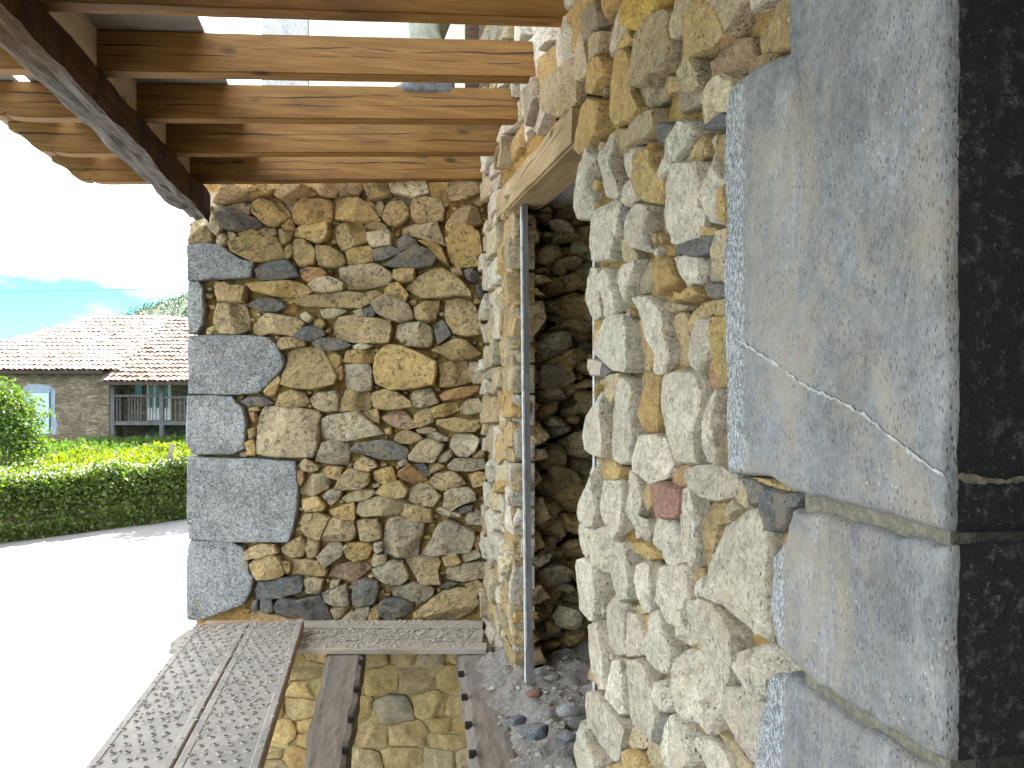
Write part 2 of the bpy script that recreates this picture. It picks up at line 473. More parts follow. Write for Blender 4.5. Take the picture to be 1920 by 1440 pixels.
def stone_geo(P, rng, H=.04, N=36, rings=RINGS, edge=.012, back=.07, facets=3, rough=.006, wob=.05, tilt=.10, grow=.004):
    """P: outline (u, v) in metres, anticlockwise. returns local verts (u, v, h) and faces; h = 0 is the bedding plane"""
    if poly_area(P) < 0: P = P[::-1]
    B = corner_resample(P, N)
    c = B.mean(0); size = math.sqrt(abs(poly_area(P)))
    seed = rng.uniform(0, 999)
    for i in range(N):                                     # chipped outline
        q = mnoise.fractal(Vector((B[i][0] / size * 5.5, B[i][1] / size * 5.5, seed)), .8, 2.0, 4)
        L = np.linalg.norm(B[i] - c)
        B[i] = c + (B[i] - c) * (1 + wob * q + grow / max(L, .01))
    rad = np.linalg.norm(B - c, axis=1)
    tl = (rng.gauss(0, tilt), rng.gauss(0, tilt))
    planes = []
    for _ in range(facets):
        a = rng.uniform(0, 2 * math.pi); s = rng.choice((.15, .3, .5, .9)); b = rng.uniform(-.05, .38) * size
        planes.append((math.cos(a), math.sin(a), s, b))
    V = []; nr = len(rings)
    lo = H * .35
    def top(p, k):
        dp = p - c
        h = H + (tl[0] * dp[0] + tl[1] * dp[1])
        for (ax, ay, s, b) in planes:
            h = min(h, H - s * (ax * dp[0] + ay * dp[1] - b)) if (ax * dp[0] + ay * dp[1]) > b else h
        w = Vector((p[0] * 10 + seed, p[1] * 10, seed * 1.7))
        h += rough * (.8 * mnoise.fractal(w, .8, 2.1, 5) + .9 * (mnoise.voronoi(w * 1.1)[0][1] - .55))
        return max(h, lo)
    for ri, r in enumerate(rings):
        for i in range(N):
            p = c + (B[i] - c) * r
            if ri == 0:
                V.append((p[0], p[1], -back)); continue
            k = min(1.0, (1 - r) * rad[i] / edge)
            f = .62 + .38 * (1 - (1 - k) ** 2) if ri > 1 else .10
            V.append((p[0], p[1], top(p, k) * f))
    V.append((c[0], c[1], top(c, 1)))
    Fc = []
    for ri in range(nr - 1):
        for i in range(N):
            j = (i + 1) % N
            Fc.append((ri * N + i, ri * N + j, (ri + 1) * N + j, (ri + 1) * N + i))
    ce = nr * N
    for i in range(N): Fc.append(((nr - 1) * N + i, (nr - 1) * N + (i + 1) % N, ce))
    return V, Fc
def rock_geo(rng, sx, sy, sz, sub=3, rough=.22):
    bm = bmesh.new(); bmesh.ops.create_icosphere(bm, subdivisions=sub, radius=1)
    seed = rng.uniform(0, 999)
    pl = []
    for _ in range(9):
        n = Vector((rng.gauss(0, 1), rng.gauss(0, 1), rng.gauss(0, 1))).normalized(); pl.append((n, rng.uniform(.5, .85)))
    for v in bm.verts:
        p = v.co.normalized(); r = 1.0
        for n, d in pl:
            q = p.dot(n)
            if q > 1e-3: r = min(r, d / q)
        r *= 1 + rough * .5 * mnoise.fractal(p * 2.2 + Vector((seed, 0, 0)), .9, 2.1, 4)
        v.co = Vector((p.x * r * sx, p.y * r * sy, p.z * r * sz))
    V = [tuple(v.co) for v in bm.verts]; Fc = [[v.index for v in f.verts] for f in bm.faces]
    bm.free(); return V, Fc
def clip(P, nx, ny, d):
    out = []
    for i in range(len(P)):
        a = P[i]; b = P[(i + 1) % len(P)]
        da = a[0] * nx + a[1] * ny - d; db = b[0] * nx + b[1] * ny - d
        if da <= 0: out.append(a)
        if da * db < 0:
            f = da / (da - db); out.append((a[0] + (b[0] - a[0]) * f, a[1] + (b[1] - a[1]) * f))
    return out
def courses(u0, u1, v0, v1, hh, ww, rng, gap=.010):
    """random rubble brought to rough courses: outlines (u, v)"""
    seeds = []
    v = v0
    while v < v1:
        h = rng.uniform(*hh); u = u0 - rng.uniform(0, ww[1])
        while u < u1:
            w = rng.uniform(*ww)
            if rng.random() < .18 and h > .11:
                seeds.append((u + w / 2, v + h * .27 + rng.uniform(-.01, .01), w, h * .5)); seeds.append((u + w / 2, v + h * .76, w, h * .5))
            else:
                seeds.append((u + w / 2 + rng.uniform(-.01, .01), v + h / 2 + rng.uniform(-.15, .15) * h, w, h))
            u += w
        v += h
    out = []
    for i, (x, y, w, h) in enumerate(seeds):
        P = [(x - w * .62, y - h * .62), (x + w * .62, y - h * .62), (x + w * .62, y + h * .62), (x - w * .62, y + h * .62)]
        for j, (x2, y2, w2, h2) in enumerate(seeds):
            if i == j or abs(x - x2) > 1.2 or abs(y - y2) > .8: continue
            # bisector in a metric stretched by stone size
            sx_, sy_ = (w + w2) / 2, (h + h2) / 2
            dx, dy = (x2 - x) / sx_ ** 2, (y2 - y) / sy_ ** 2
            L = math.hypot(dx, dy)
            if L < 1e-6: continue
            mx, my = (x + x2) / 2, (y + y2) / 2
            nx, ny = dx / L, dy / L
            P = clip(P, nx, ny, mx * nx + my * ny - gap)
            if len(P) < 3: break
        if len(P) < 3: continue
        P = clip(P, -1, 0, -u0); P = clip(P, 1, 0, u1) if len(P) > 2 else P
        if len(P) > 2: P = clip(P, 0, -1, -v0)
        if len(P) > 2: P = clip(P, 0, 1, v1)
        if len(P) > 2 and abs(poly_area(P)) > .0012: out.append(P)
    return out
def rough_sheet(name, fn, u0, u1, v0, v1, res, amp, mat, parent, freq=9.0, seed=0.0, skip=None):
    """bedding surface: a displaced grid. fn(u, v, h) -> world"""
    nu = max(2, int((u1 - u0) / res) + 1); nv = max(2, int((v1 - v0) / res) + 1)
    V = []; Fc = []
    for j in range(nv):
        for i in range(nu):
            u = u0 + (u1 - u0) * i / (nu - 1); v = v0 + (v1 - v0) * j / (nv - 1)
            h = amp * mnoise.fractal(Vector((u * freq + seed, v * freq, seed * .37)), .85, 2.1, 5)
            V.append(fn(u, v, h))
    for j in range(nv - 1):
        for i in range(nu - 1):
            k = j * nu + i; Fc.append((k, k + 1, k + nu + 1, k + nu))
    return mk(name, V, Fc, mat, parent, True)

# traced outlines: tile origin in photo pixels, scale, then 'code u v u v ...' in tenths of zoomed pixels
BACK_TILES = [
 ((340, 320), .64, """b 40 38 48 18 58 14 70 20 88 36 76 40 50 41;o 78 25 90 16 96 13 106 18 114 23 104 29 88 34 80 30;b 112 22 118 16 140 16 155 20 161 28 148 34 130 39 120 34 112 30;
g 50 42 84 40 84 47 82 54 66 52;o 86 42 104 29 118 36 131 54 112 67 104 66 86 51;d 40 53 56 47 78 54 92 58 98 66 88 71 66 72 50 69 44 60;c 8 63 16 58 40 54 44 62 48 70 44 79 38 74 34 67 10 68;
b 8 70 14 67 34 68 37 75 36 85 8 88;c 44 80 52 75 56 80 54 86 48 91 43 86;t 57 74 63 75 69 81 62 85 57 86;o 68 75 84 71 94 74 92 79 74 81;t 93 72 100 69 113 70 114 77 108 80 96 78;t 118 71 126 69 133 73 130 82 123 89 118 82;
o 120 66 131 58 135 69 130 71 122 68;t 64 90 70 84 92 80 114 81 121 92 124 104 108 108 86 108 66 99;b 125 92 132 88 133 100 128 107 124 102;q 8 90 30 87 50 91 62 101 72 107 87 109 83 127 75 129 50 130 40 128 24 132 9 132;
d 88 118 106 110 127 108 136 117 140 126 120 131 98 132 90 126;r 142 119 152 116 168 118 174 123 168 130 155 134 145 128;t 137 84 146 83 156 90 163 98 160 110 150 114 140 113 134 102 133 93;
o 136 69 150 65 176 64 178 75 174 83 165 87 154 84 136 77;o 133 48 138 40 152 36 178 34 182 40 181 58 178 63 150 65 134 62;t 158 15 178 12 192 10 196 12 186 31 173 31 164 27;t 163 90 178 92 193 100 196 110 190 116 178 115 166 113 163 102"""),
 ((620, 320), .64, """t 8 30 14 20 20 12 30 11 36 15 40 22 34 28 32 33 8 33;t 38 14 50 7 62 7 68 18 72 30 62 33 48 34 44 26;c 70 14 84 5 100 2 112 4 118 28 100 33 84 28 72 27;b 140 16 148 12 180 11 182 18 178 26 160 34 144 36 139 28;
o 4 36 10 33 34 34 48 44 56 55 60 60 34 61 6 58;b 36 35 46 37 54 42 56 52 48 46;g 57 39 62 37 64 45 61 54 57 52;b 66 44 72 38 86 36 92 44 94 52 88 60 80 66 68 64 63 57;b 96 40 100 34 116 33 132 36 136 46 134 60 106 63 96 54;
t 140 62 150 50 162 44 176 45 181 62 168 69 140 67;o 140 70 150 67 168 70 178 76 182 100 184 110 180 114 152 116 144 108 139 84;t 5 68 18 61 36 61 40 68 42 85 26 93 14 95 8 86;b 42 62 52 60 64 65 68 70 52 71 42 67;
c 44 75 68 71 72 78 72 90 50 92 44 84;g 86 68 98 65 116 64 127 62 132 75 138 90 122 86 104 80 88 78;o 104 84 122 86 132 92 138 105 141 113 128 105 116 92;d 79 82 90 79 102 84 106 90 92 94 84 97 80 90;d 52 96 70 92 80 94 83 100 66 106 54 108;
d 62 114 78 106 92 98 104 92 118 97 127 106 122 114 100 117 80 116;o 19 98 30 94 46 91 52 98 50 108 34 113 22 112;c 11 118 24 115 50 111 62 115 72 122 74 130 70 136 40 140 20 142 13 130;t 76 119 90 117 101 118 99 131 84 133 75 128;
b 144 118 154 116 158 124 150 128;d 160 120 170 118 178 125 172 134 164 130"""),
 ((340, 530), .64, """o 82 3 100 0 130 -2 142 0 150 5 156 10 145 17 110 15 88 10;c 154 3 163 -4 178 -6 190 -2 196 3 193 9 172 12 160 10;q 9 0 22 -1 27 8 26 20 28 35 26 50 20 60 10 60 9 30;t 41 3 54 0 60 4 70 4 79 6 76 23 45 22 42 12;
t 43 25 60 24 74 25 80 38 80 56 72 61 48 61 40 48 40 36;b 30 55 44 52 46 61 32 62;d 77 26 92 19 110 19 120 23 124 30 112 35 96 33;b 134 23 150 16 180 14 200 10 222 14 228 24 215 31 180 29 150 29;c 166 33 180 31 196 32 198 35 182 42 172 42;
c 144 37 150 35 158 42 152 47 144 42;o 158 44 168 44 171 49 168 55 160 51;t 85 54 94 42 104 37 120 40 140 43 148 48 142 58 134 65 120 61 108 60 94 64 86 60;d 134 64 148 54 160 53 170 58 172 63 160 70 146 68;
b 116 72 122 66 136 67 148 70 148 76 132 77 122 80 116 77;d 158 73 170 67 190 68 203 75 196 79 178 82 164 79;q 9 64 60 63 84 64 104 66 114 74 120 86 123 96 120 106 112 114 100 126 92 132 60 134 10 133;t 100 130 118 112 120 118 112 134 104 135;
b 125 100 128 86 136 80 150 78 168 79 174 88 182 102 188 112 184 121 160 127 140 126 123 122 122 110;o 172 82 184 84 192 88 190 98 186 104 178 96;r 184 106 193 100 194 114 191 118"""),
 ((620, 530), .64, """b 90 7 98 0 106 -8 120 -14 134 -17 150 -8 158 0 168 12 168 17 150 15 130 17 110 18;o 66 10 72 2 81 0 93 15 89 23 78 19 65 17;g 50 26 58 20 66 16 80 20 92 26 97 34 100 43 84 47 70 43 56 36;c 28 35 38 31 40 40 32 40;
d 40 32 48 29 54 34 52 40 42 41;b 44 13 54 10 62 15 56 20 50 24 46 20;t 101 30 112 24 130 21 128 34 125 45 110 47 102 42;b 139 22 150 19 166 20 174 30 180 40 182 62 164 64 148 60 139 46 138 36;
t 4 60 4 52 12 42 28 39 34 42 56 43 72 45 73 58 70 72 40 72 10 70;c 80 52 92 48 114 47 120 54 122 70 118 77 90 76 79 66;d 125 52 134 45 138 50 144 62 130 74 127 66;c 28 76 36 73 50 75 44 79 30 80;o 14 95 20 82 40 80 50 80 52 88 50 96 36 97;
g 17 99 30 97 46 98 50 108 50 128 40 130 20 128 16 114;o 54 90 62 80 70 75 86 77 104 84 120 92 128 96 128 106 124 122 100 126 72 129 55 120 53 104;b 122 82 134 76 150 68 162 70 172 78 180 85 170 90 158 92 144 92 136 86;
b 131 98 146 94 162 94 166 108 170 118 154 123 132 125 132 110;c 166 96 176 96 184 110 182 120 172 121 168 110;r 131 136 138 130 160 126 176 124 180 128 172 134 150 140 136 141;d 175 4 182 2 183 16 177 16"""),
 ((340, 740), .64, """q 8 2 40 1 61 3 66 10 74 16 78 36 76 58 76 64 62 71 14 71 7 58 7 30;d 73 8 82 3 100 4 110 10 100 13 84 14;o 81 16 92 15 93 19 82 19;r 83 22 88 21 90 30 88 34 85 28;b 80 42 88 40 87 50 82 54;o 78 58 86 54 89 62 89 72 80 72;
c 92 28 100 14 130 16 166 20 167 26 164 40 164 62 158 75 120 74 92 71 89 50 91 34;t 113 14 118 0 130 -6 146 -3 153 8 148 14 136 15;g 156 5 166 -2 186 -4 190 4 189 19 172 20 160 15;
t 138 86 150 77 166 86 164 90 156 92 142 89;r 140 92 147 92 147 102 144 110 141 104;g 143 112 158 96 170 94 178 104 176 112 158 121 146 120 142 118;t 146 126 162 122 173 134 170 139 150 140 146 134;
g 168 122 178 115 190 114 188 122 180 130 172 124;t 170 92 178 86 193 88 189 102 176 98"""),
 ((620, 740), .64, """t 12 20 14 6 20 -6 46 -3 48 4 46 18 30 19;t 50 4 51 -2 66 -6 80 -2 96 8 97 14 80 17 60 17 52 14;g 97 0 104 -5 120 -8 126 2 130 10 110 15 98 14;o 121 16 140 11 150 9 154 18 140 25 124 28;g 155 16 164 7 178 5 182 12 181 20 166 24 157 21;
c -12 30 0 25 26 22 32 20 44 30 56 38 63 47 40 51 18 55 -6 54 -12 42;t 40 22 56 17 58 26 58 34 48 30;r 62 28 74 19 88 20 100 32 105 38 92 42 72 36;t 101 25 116 15 122 20 124 32 107 39 102 32;b 127 30 150 28 166 31 180 29 184 36 172 44 150 44 128 36;
o 65 42 72 40 73 47 66 47;t 80 48 90 43 106 48 110 53 98 58 84 58 78 54;g 104 42 118 39 127 42 120 46 106 46;g 117 46 128 46 141 52 140 56 126 55 116 51;c 143 56 150 48 170 48 179 54 172 68 164 74 152 73 144 63;t 170 72 183 65 184 74 172 76;
d 26 66 32 58 60 55 76 57 90 63 93 70 88 78 62 77 40 71 28 69;g -18 80 -10 58 6 55 20 58 24 65 22 78 18 84 0 83;g 94 73 108 56 118 53 136 60 134 66 124 81 104 80 96 78;g 130 74 144 66 146 73 138 80 130 80;g 141 84 150 77 184 77 186 88 170 91 150 91 142 88;
t 28 84 40 74 52 80 56 86 46 92 30 89;g 80 82 90 77 93 84 84 86;t 117 85 130 82 137 86 122 94 118 92;d 101 84 112 83 118 92 119 98 110 96;r 82 92 96 84 106 92 114 98 116 102 100 107 88 103 82 98;o 52 92 73 87 79 103 62 106 54 102;
t 120 102 128 95 148 92 156 98 162 107 140 115 124 112;t 166 96 178 92 186 95 185 108 172 110;t 5 112 14 98 22 89 46 94 46 106 38 112 16 114;g 13 124 34 113 50 115 53 119 42 126 20 129;g -2 124 8 116 14 115 10 124 2 132 -4 130;
t 54 118 66 106 84 104 93 114 90 122 80 124 66 122;g 95 114 106 107 116 109 132 122 122 134 108 132 96 127;c 138 118 146 113 164 111 173 118 174 126 160 130 146 137 137 132"""),
 ((340, 950), .64, """q 9 -60 64 -57 100 -57 136 -54 138 -42 140 -26 139 0 136 16 134 28 129 42 90 42 50 41 11 38 8 10;t 144 25 150 14 162 6 178 14 170 30 167 40 150 34;t 142 21 148 10 158 8 156 14 148 20;q 8 52 12 40 60 42 74 50 80 66 82 80 87 84 84 100 76 116 60 122 20 136 9 134 7 110;
t 77 54 86 48 100 45 112 46 117 54 100 58 80 62;t 82 70 90 62 114 57 120 66 124 80 118 84 92 86 86 78;o 121 66 130 67 131 76 127 80 123 72;b 121 50 128 44 144 36 150 50 146 59 134 61 122 54;t 150 40 160 39 164 46 162 60 152 62 150 52;
t 131 64 150 64 164 66 174 76 172 83 150 82 132 81;d 88 100 94 90 120 86 142 84 148 92 146 100 120 108 92 112;g 147 88 160 85 170 88 166 104 152 102;d 112 120 122 108 140 112 156 108 166 106 174 120 180 136 160 138 130 130 114 128;d 96 112 108 112 110 126 96 128;d 86 114 92 112 92 122 87 124;
b 82 118 92 124 110 130 130 132 150 140 110 142 84 140"""),
 ((620, 950), .64, """g 30 8 34 -5 50 -10 64 -12 88 -8 86 2 80 11 58 10 40 12;o 0 4 14 0 28 -5 29 6 29 14 14 14 2 9;t 88 10 90 -4 104 -2 120 4 122 18 106 18 96 15;c 128 4 133 1 156 8 156 12 138 11 129 8;d 150 5 160 0 170 -2 168 4 156 8;g 162 14 168 4 176 4 186 14 182 22 164 21;
t -11 40 -2 18 4 13 12 15 27 15 30 30 28 38 20 41 -8 42;g -16 60 0 44 8 42 16 50 14 58 -6 72;t 31 18 40 16 56 15 60 28 60 38 44 42 36 40;g 64 30 70 14 80 13 98 14 112 20 110 32 106 40 104 58 90 60 66 56 64 44;g 110 56 120 42 130 22 140 16 150 20 172 30 174 38 166 54 140 56 122 58;
r 174 38 184 32 187 46 178 50 172 46;o 17 48 22 44 44 44 50 50 44 62 28 66 20 60;g 53 44 62 43 62 52 54 56 52 50;g 49 66 52 58 66 58 66 66 56 70 50 72;r -4 84 0 78 10 70 36 66 46 72 46 76 30 88 12 86;g 50 76 62 70 72 66 86 66 92 78 94 84 84 92 66 91 54 84;
t 90 66 92 62 128 58 132 66 128 76 132 92 110 91 100 80;t 134 60 150 54 156 66 146 70 138 70;c 157 58 176 50 180 60 160 67;g 139 78 146 70 184 67 185 84 160 88 142 86;d 27 100 30 90 40 88 56 91 58 98 52 116 30 120 26 112;g -10 104 0 100 18 94 20 104 22 118 4 118 -6 114;g 0 90 10 89 8 96 0 97;
g 72 102 84 95 100 91 118 94 124 98 122 106 112 113 94 112 76 107;d 131 94 146 90 154 92 140 98 132 97;b 162 92 176 88 184 92 184 104 174 106 164 98;b 100 128 120 112 134 103 150 98 164 98 174 108 178 116 166 128 150 136 120 137 100 136;d 58 118 64 111 84 112 98 117 98 122 90 130 70 136 58 130;
g 0 124 12 120 22 121 16 128 6 136;g 28 130 34 120 46 118 46 128 38 138 26 137;t 46 126 54 119 58 126 58 138 46 138;g 8 140 24 126 28 128 26 140;b 60 142 100 140 150 140 178 138 178 150 60 152""")]
SIDE_TILES = [
 ((1080, 0), .6, """g 9 20 16 6 26 3 29 14 28 28 18 40 10 45 8 32;c 0 50 8 34 10 55 12 66 16 80 4 90 -2 80;o 28 2 34 -6 50 -6 48 2 38 10 33 18 30 20;o 33 26 38 12 46 5 54 5 56 20 58 36 66 44 60 50 40 54 34 60 30 52;y 55 20 60 0 66 -8 94 -8 90 6 80 18 76 28 62 34 56 30;
c 11 62 16 48 24 38 31 36 30 52 26 60 20 69;o 16 104 17 80 22 68 28 64 35 70 36 84 26 92 22 105;o 32 120 36 90 40 64 46 57 54 54 60 62 62 80 63 100 70 120 64 132 46 135 38 140 33 132;g 62 96 63 76 68 40 80 18 96 10 104 14 103 30 106 46 103 66 96 80 84 84 82 94 70 97;
g 64 99 80 97 90 102 84 112 74 118 66 110;t 84 98 92 86 104 86 112 94 108 101 94 104;c 104 24 108 8 110 -8 134 -8 132 4 124 14 120 28 114 40 108 42 105 34;t 106 76 114 60 118 40 122 22 130 8 140 -6 151 -4 160 18 166 38 158 46 148 56 134 62 124 72 120 84 116 90 108 84;
c 152 0 160 -8 196 -8 190 4 180 14 172 28 167 36 160 22 156 10;r 147 94 148 64 153 50 168 44 184 42 187 60 187 79 166 83 152 92;c 121 80 128 69 134 67 140 82 143 96 138 102 126 103 122 94;g 107 110 112 96 121 94 126 104 142 103 138 114 124 120 112 126 106 118;
c 131 126 140 110 150 98 160 88 172 84 180 90 180 110 178 127 164 126 156 134 146 136 140 144 133 140;d 148 142 158 134 168 128 178 129 178 143 150 146;t 189 42 208 12 224 -8 252 -8 252 40 232 48 192 58;b 188 62 206 58 206 66 190 78"""),
 ((1080, 240), .6, """o 1 24 5 2 10 -24 20 -32 30 -30 31 -16 26 2 22 10 14 26 6 30;w 2 60 4 44 12 28 17 22 20 34 14 58 13 80 14 100 6 102 1 88;w 21 64 24 30 28 8 32 4 36 22 40 44 48 58 50 74 46 80 34 76 22 68;b 34 4 40 0 51 4 51 30 46 46 41 36 37 18;c 53 10 68 -10 84 -22 87 0 80 10 66 14 56 22;
d 88 2 90 -6 112 -4 106 8 102 16 90 16;w 52 30 60 22 67 22 67 40 66 55 56 57 52 46;o 68 40 70 26 84 23 90 28 86 38 76 44 70 50;o 68 60 70 48 76 40 84 32 87 42 92 48 98 58 96 72 90 83 76 84 69 74;r 88 27 100 18 101 34 93 45 89 37;
w 101 34 104 12 112 2 118 -8 130 -6 134 6 124 18 116 30 106 46 96 58 92 50;t 126 20 134 10 140 28 132 36 118 38;w 96 78 100 64 108 50 118 40 136 40 139 60 134 88 140 92 141 112 132 126 110 131 98 126 88 112 86 92;
w 136 70 140 40 136 14 144 6 148 16 150 36 156 54 162 80 164 100 158 110 148 104 141 90 137 80;t 150 6 176 6 173 28 175 50 172 60 160 64 152 44 149 24;o 163 70 172 63 174 90 170 106 165 104;w 55 82 58 64 64 57 66 66 69 78 66 84 58 88;
w 17 110 19 92 28 84 36 80 40 100 40 118 38 136 42 147 20 149 17 130;w 42 104 44 86 47 80 50 98 49 118 46 122 43 112;d 50 86 56 89 60 94 56 108 51 108;w 55 130 56 108 62 94 68 87 82 88 82 100 78 112 74 140 66 134;g 43 126 50 126 56 134 60 144 62 149 50 151 45 146;o 142 111 158 113 156 119 146 120"""),
 ((1080, 480), .6, """w 10 26 13 14 20 16 23 28 23 50 24 66 18 71 12 62 8 48 9 36;w 28 22 33 14 37 18 41 28 42 46 42 60 38 67 34 68 31 50 28 36;b 38 14 46 12 46 22 42 32;w 43 36 46 22 52 10 60 8 66 5 65 14 61 28 59 44 58 52 48 50 44 44;g 67 18 72 8 80 12 83 30 80 38 64 42 62 28;
o 81 22 84 8 90 2 98 4 104 16 109 24 104 32 94 36 90 42 84 34;d 112 -12 130 -14 150 -24 160 -22 157 -4 140 0 126 -3 114 -1;w 113 2 126 -2 138 1 138 20 132 31 124 30 118 40 112 34 116 18;g 140 4 156 -2 158 14 156 26 144 29 140 22;c 158 -6 164 -26 174 -30 172 -8 170 20 168 44 162 30 159 10;
o 110 40 118 42 128 33 134 44 124 48 114 48;d 136 34 148 31 160 33 160 44 150 46 140 46;w 20 100 26 82 30 72 38 67 50 67 55 80 57 104 61 124 56 130 42 128 30 118 22 110;t 59 74 67 69 70 90 73 112 70 132 64 126 61 110 58 88;w 62 48 70 46 80 46 84 54 90 62 94 74 93 84 99 100 99 116 90 126 82 136 76 141 73 130 74 100 70 70 66 58;
t 96 68 108 64 112 72 111 90 115 116 108 123 101 120 101 96 96 80;g 86 52 96 52 120 56 114 60 96 62 89 58;t 114 110 113 90 116 74 122 64 130 54 140 50 142 60 130 69 122 96 121 120 118 118;w 126 110 130 90 130 74 136 71 146 71 148 90 145 106 139 124 136 132 128 122;
r 146 116 150 94 154 100 154 114 158 130 160 140 150 148 139 146 140 130;o 156 100 155 73 160 70 172 71 174 100 174 120 178 134 176 144 164 142 160 124;b 142 58 150 48 168 48 171 62 171 67 154 67 146 66;o 15 90 18 74 26 70 22 86 18 106 16 100;w 13 116 28 120 24 134 16 134 13 126;d 26 127 32 123 37 130 32 136 26 134"""),
 ((1080, 720), .6, """c 33 -8 46 -12 47 -6 43 6 39 14 36 22 33 12;w 12 50 16 30 22 14 28 8 31 16 30 34 32 56 33 72 32 82 20 79 14 74 11 60;w 40 52 42 14 48 -6 56 -4 64 10 66 60 62 86 50 90 42 84 40 70;b 68 20 74 12 76 28 70 50 68 58;o 69 34 74 24 78 6 82 -8 94 -8 93 12 90 30 90 54 80 54 74 42;
b 62 -6 68 -14 76 -10 76 6 70 11;w 94 30 95 10 100 -10 112 -14 130 -12 136 -8 141 10 139 26 130 46 128 56 129 78 130 88 114 88 106 84 101 56 96 40;g 131 58 136 47 144 43 143 68 140 80 134 76;w 145 52 147 14 152 6 156 14 156 50 160 70 160 90 152 86 146 76 144 62;
t 158 20 166 4 176 2 176 30 177 60 178 92 170 98 162 92 161 70;w 63 86 68 70 74 59 90 58 98 62 102 78 104 90 100 104 88 112 78 104 66 98;w 6 100 10 88 14 84 18 100 19 120 21 144 20 160 10 160 5 150 6 124;b 20 82 30 80 36 87 30 98 24 122 21 114 19 98;o 31 100 36 90 46 88 54 96 50 106 40 107 32 107;
w 27 130 30 109 40 109 48 108 50 126 50 144 48 164 40 176 32 156 27 144;w 55 120 56 100 60 98 66 106 70 118 72 130 68 150 78 152 78 170 70 180 62 170 55 174 54 144;b 68 107 80 106 86 112 84 130 76 142 71 128;p 88 114 98 112 110 116 119 124 118 144 115 150 100 150 86 148 84 136;
r 101 102 106 94 120 92 121 110 123 118 118 121 106 114;w 123 104 125 96 134 92 160 94 174 102 176 112 170 128 154 130 138 126 127 117"""),
 ((1080, 960), .6, """w 118 50 117 0 119 -24 126 -27 131 -16 132 20 133 50 130 62 122 54;b 135 -16 150 -12 164 -8 162 12 150 16 146 44 140 66 135 50;c 164 2 172 -13 182 -3 180 -6 166 9;w 1 20 3 6 8 3 12 12 14 30 15 44 12 52 5 46 1 32;w 18 36 22 22 26 18 34 22 38 30 36 50 40 66 34 68 24 60 19 50;
w 43 52 46 42 52 36 58 44 58 60 60 80 60 96 54 100 48 88 44 70;w 1 66 3 54 10 53 20 59 25 74 25 90 22 108 18 122 12 122 2 108 1 90;w 86 22 84 6 92 7 104 11 110 24 116 40 116 56 108 60 100 58 94 46 88 36;w 65 62 70 58 78 60 79 80 80 96 82 108 79 114 72 108 67 90 65 76;g 70 56 76 50 86 52 90 60 86 84 82 95 80 80 78 64;
w 91 84 94 62 104 60 114 60 120 70 120 90 118 110 112 126 104 126 96 112 91 100;b 121 66 130 63 138 72 130 84 128 97 122 100;w 149 18 181 -4 195 -2 209 16 204 76 207 99 213 146 199 138 168 106 143 93 141 72;w 130 92 136 79 140 74 141 90 134 95;w 125 112 128 102 136 100 139 112 139 130 138 148 128 148 125 130;
w 139 103 144 97 158 105 168 120 176 146 180 170 178 188 172 192 160 180 148 160 141 140;w 31 120 31 96 38 84 45 84 50 100 55 112 56 140 56 160 42 161 36 150 31 130;w 57 114 64 116 70 132 74 150 76 160 60 162 58 140;t 66 118 77 116 77 130 74 144 70 132;g 55 108 64 106 76 113 66 115;
w 78 126 80 113 88 112 92 120 98 136 104 150 104 170 100 182 90 176 80 166 77 150;b 94 118 102 126 111 132 115 145 108 150 100 138;w 17 128 26 124 29 144 31 164 33 199 26 199 18 176 16 150;o 62 34 80 36 94 44 96 52 84 54 74 48 66 46;w 113 128 118 111 122 118 124 144 118 150 113 140;
t 211 20 220 26 224 46 226 100 216 145 210 98 207 76"""),
 ((1080, 1200), .6, """w 15 58 24 60 34 72 48 86 54 92 61 100 54 114 49 134 42 136 28 116 20 100 12 100 13 80;w 33 46 40 24 52 24 55 40 55 60 55 82 50 82 42 72 35 64;w 60 24 72 22 80 32 82 44 84 60 88 78 90 92 84 113 76 108 66 96 62 80 61 50;w 83 56 86 48 96 47 106 54 106 70 104 80 96 80 88 72;g 87 45 96 42 109 45 109 52 102 49;
w 111 20 114 12 120 14 136 16 146 26 150 50 151 80 152 104 146 106 136 92 126 90 116 80 112 60 110 40;w 181 29 190 13 204 7 217 13 251 27 222 45 220 58 208 69 197 58;w 161 79 166 54 181 52 193 63 213 71 208 101 197 139 190 135 172 103;w 101 118 104 96 108 86 114 90 122 104 130 118 131 136 126 146 112 146 102 138;
d 92 102 98 86 106 84 104 94 102 108 98 118 88 114;w 132 126 134 110 144 111 150 116 162 128 168 146 132 150;g 152 104 158 110 170 122 184 136 186 150 170 148;g 73 126 78 114 90 120 100 134 102 150 84 150 76 136;w 2 122 4 104 10 92 13 104 14 118 20 134 22 150 4 150;g 15 110 20 106 30 122 38 134 28 142 22 136;
o 52 126 60 123 70 130 80 150 52 150;c 62 100 72 104 76 112 70 122 58 121 54 117;t 28 143 40 138 50 148 30 156;t 124 92 134 93 144 106 134 108 126 104;b 154 60 164 84 170 104 178 120 168 120 158 100 153 80"""),
 ((1340, 840), .6, """g 17 50 22 36 26 34 34 44 35 62 28 66 20 60;d 28 34 40 36 54 44 50 59 38 63 35 46;d 52 60 56 46 66 48 76 52 92 51 96 58 90 66 82 68 82 84 76 92 62 92 56 82 52 72;o 40 33 60 36 78 46 90 49 76 49 62 44 46 37""")]
def traced(tiles):
    for (ox, oy), s, txt in tiles:
        for item in txt.replace('\n', '').split(';'):
            w = item.split()
            if len(w) < 7: continue
            n = [float(x) for x in w[1:]]
            yield w[0], [(ox + n[i] / s, oy + n[i + 1] / s) for i in range(0, len(n) - 1, 2)]

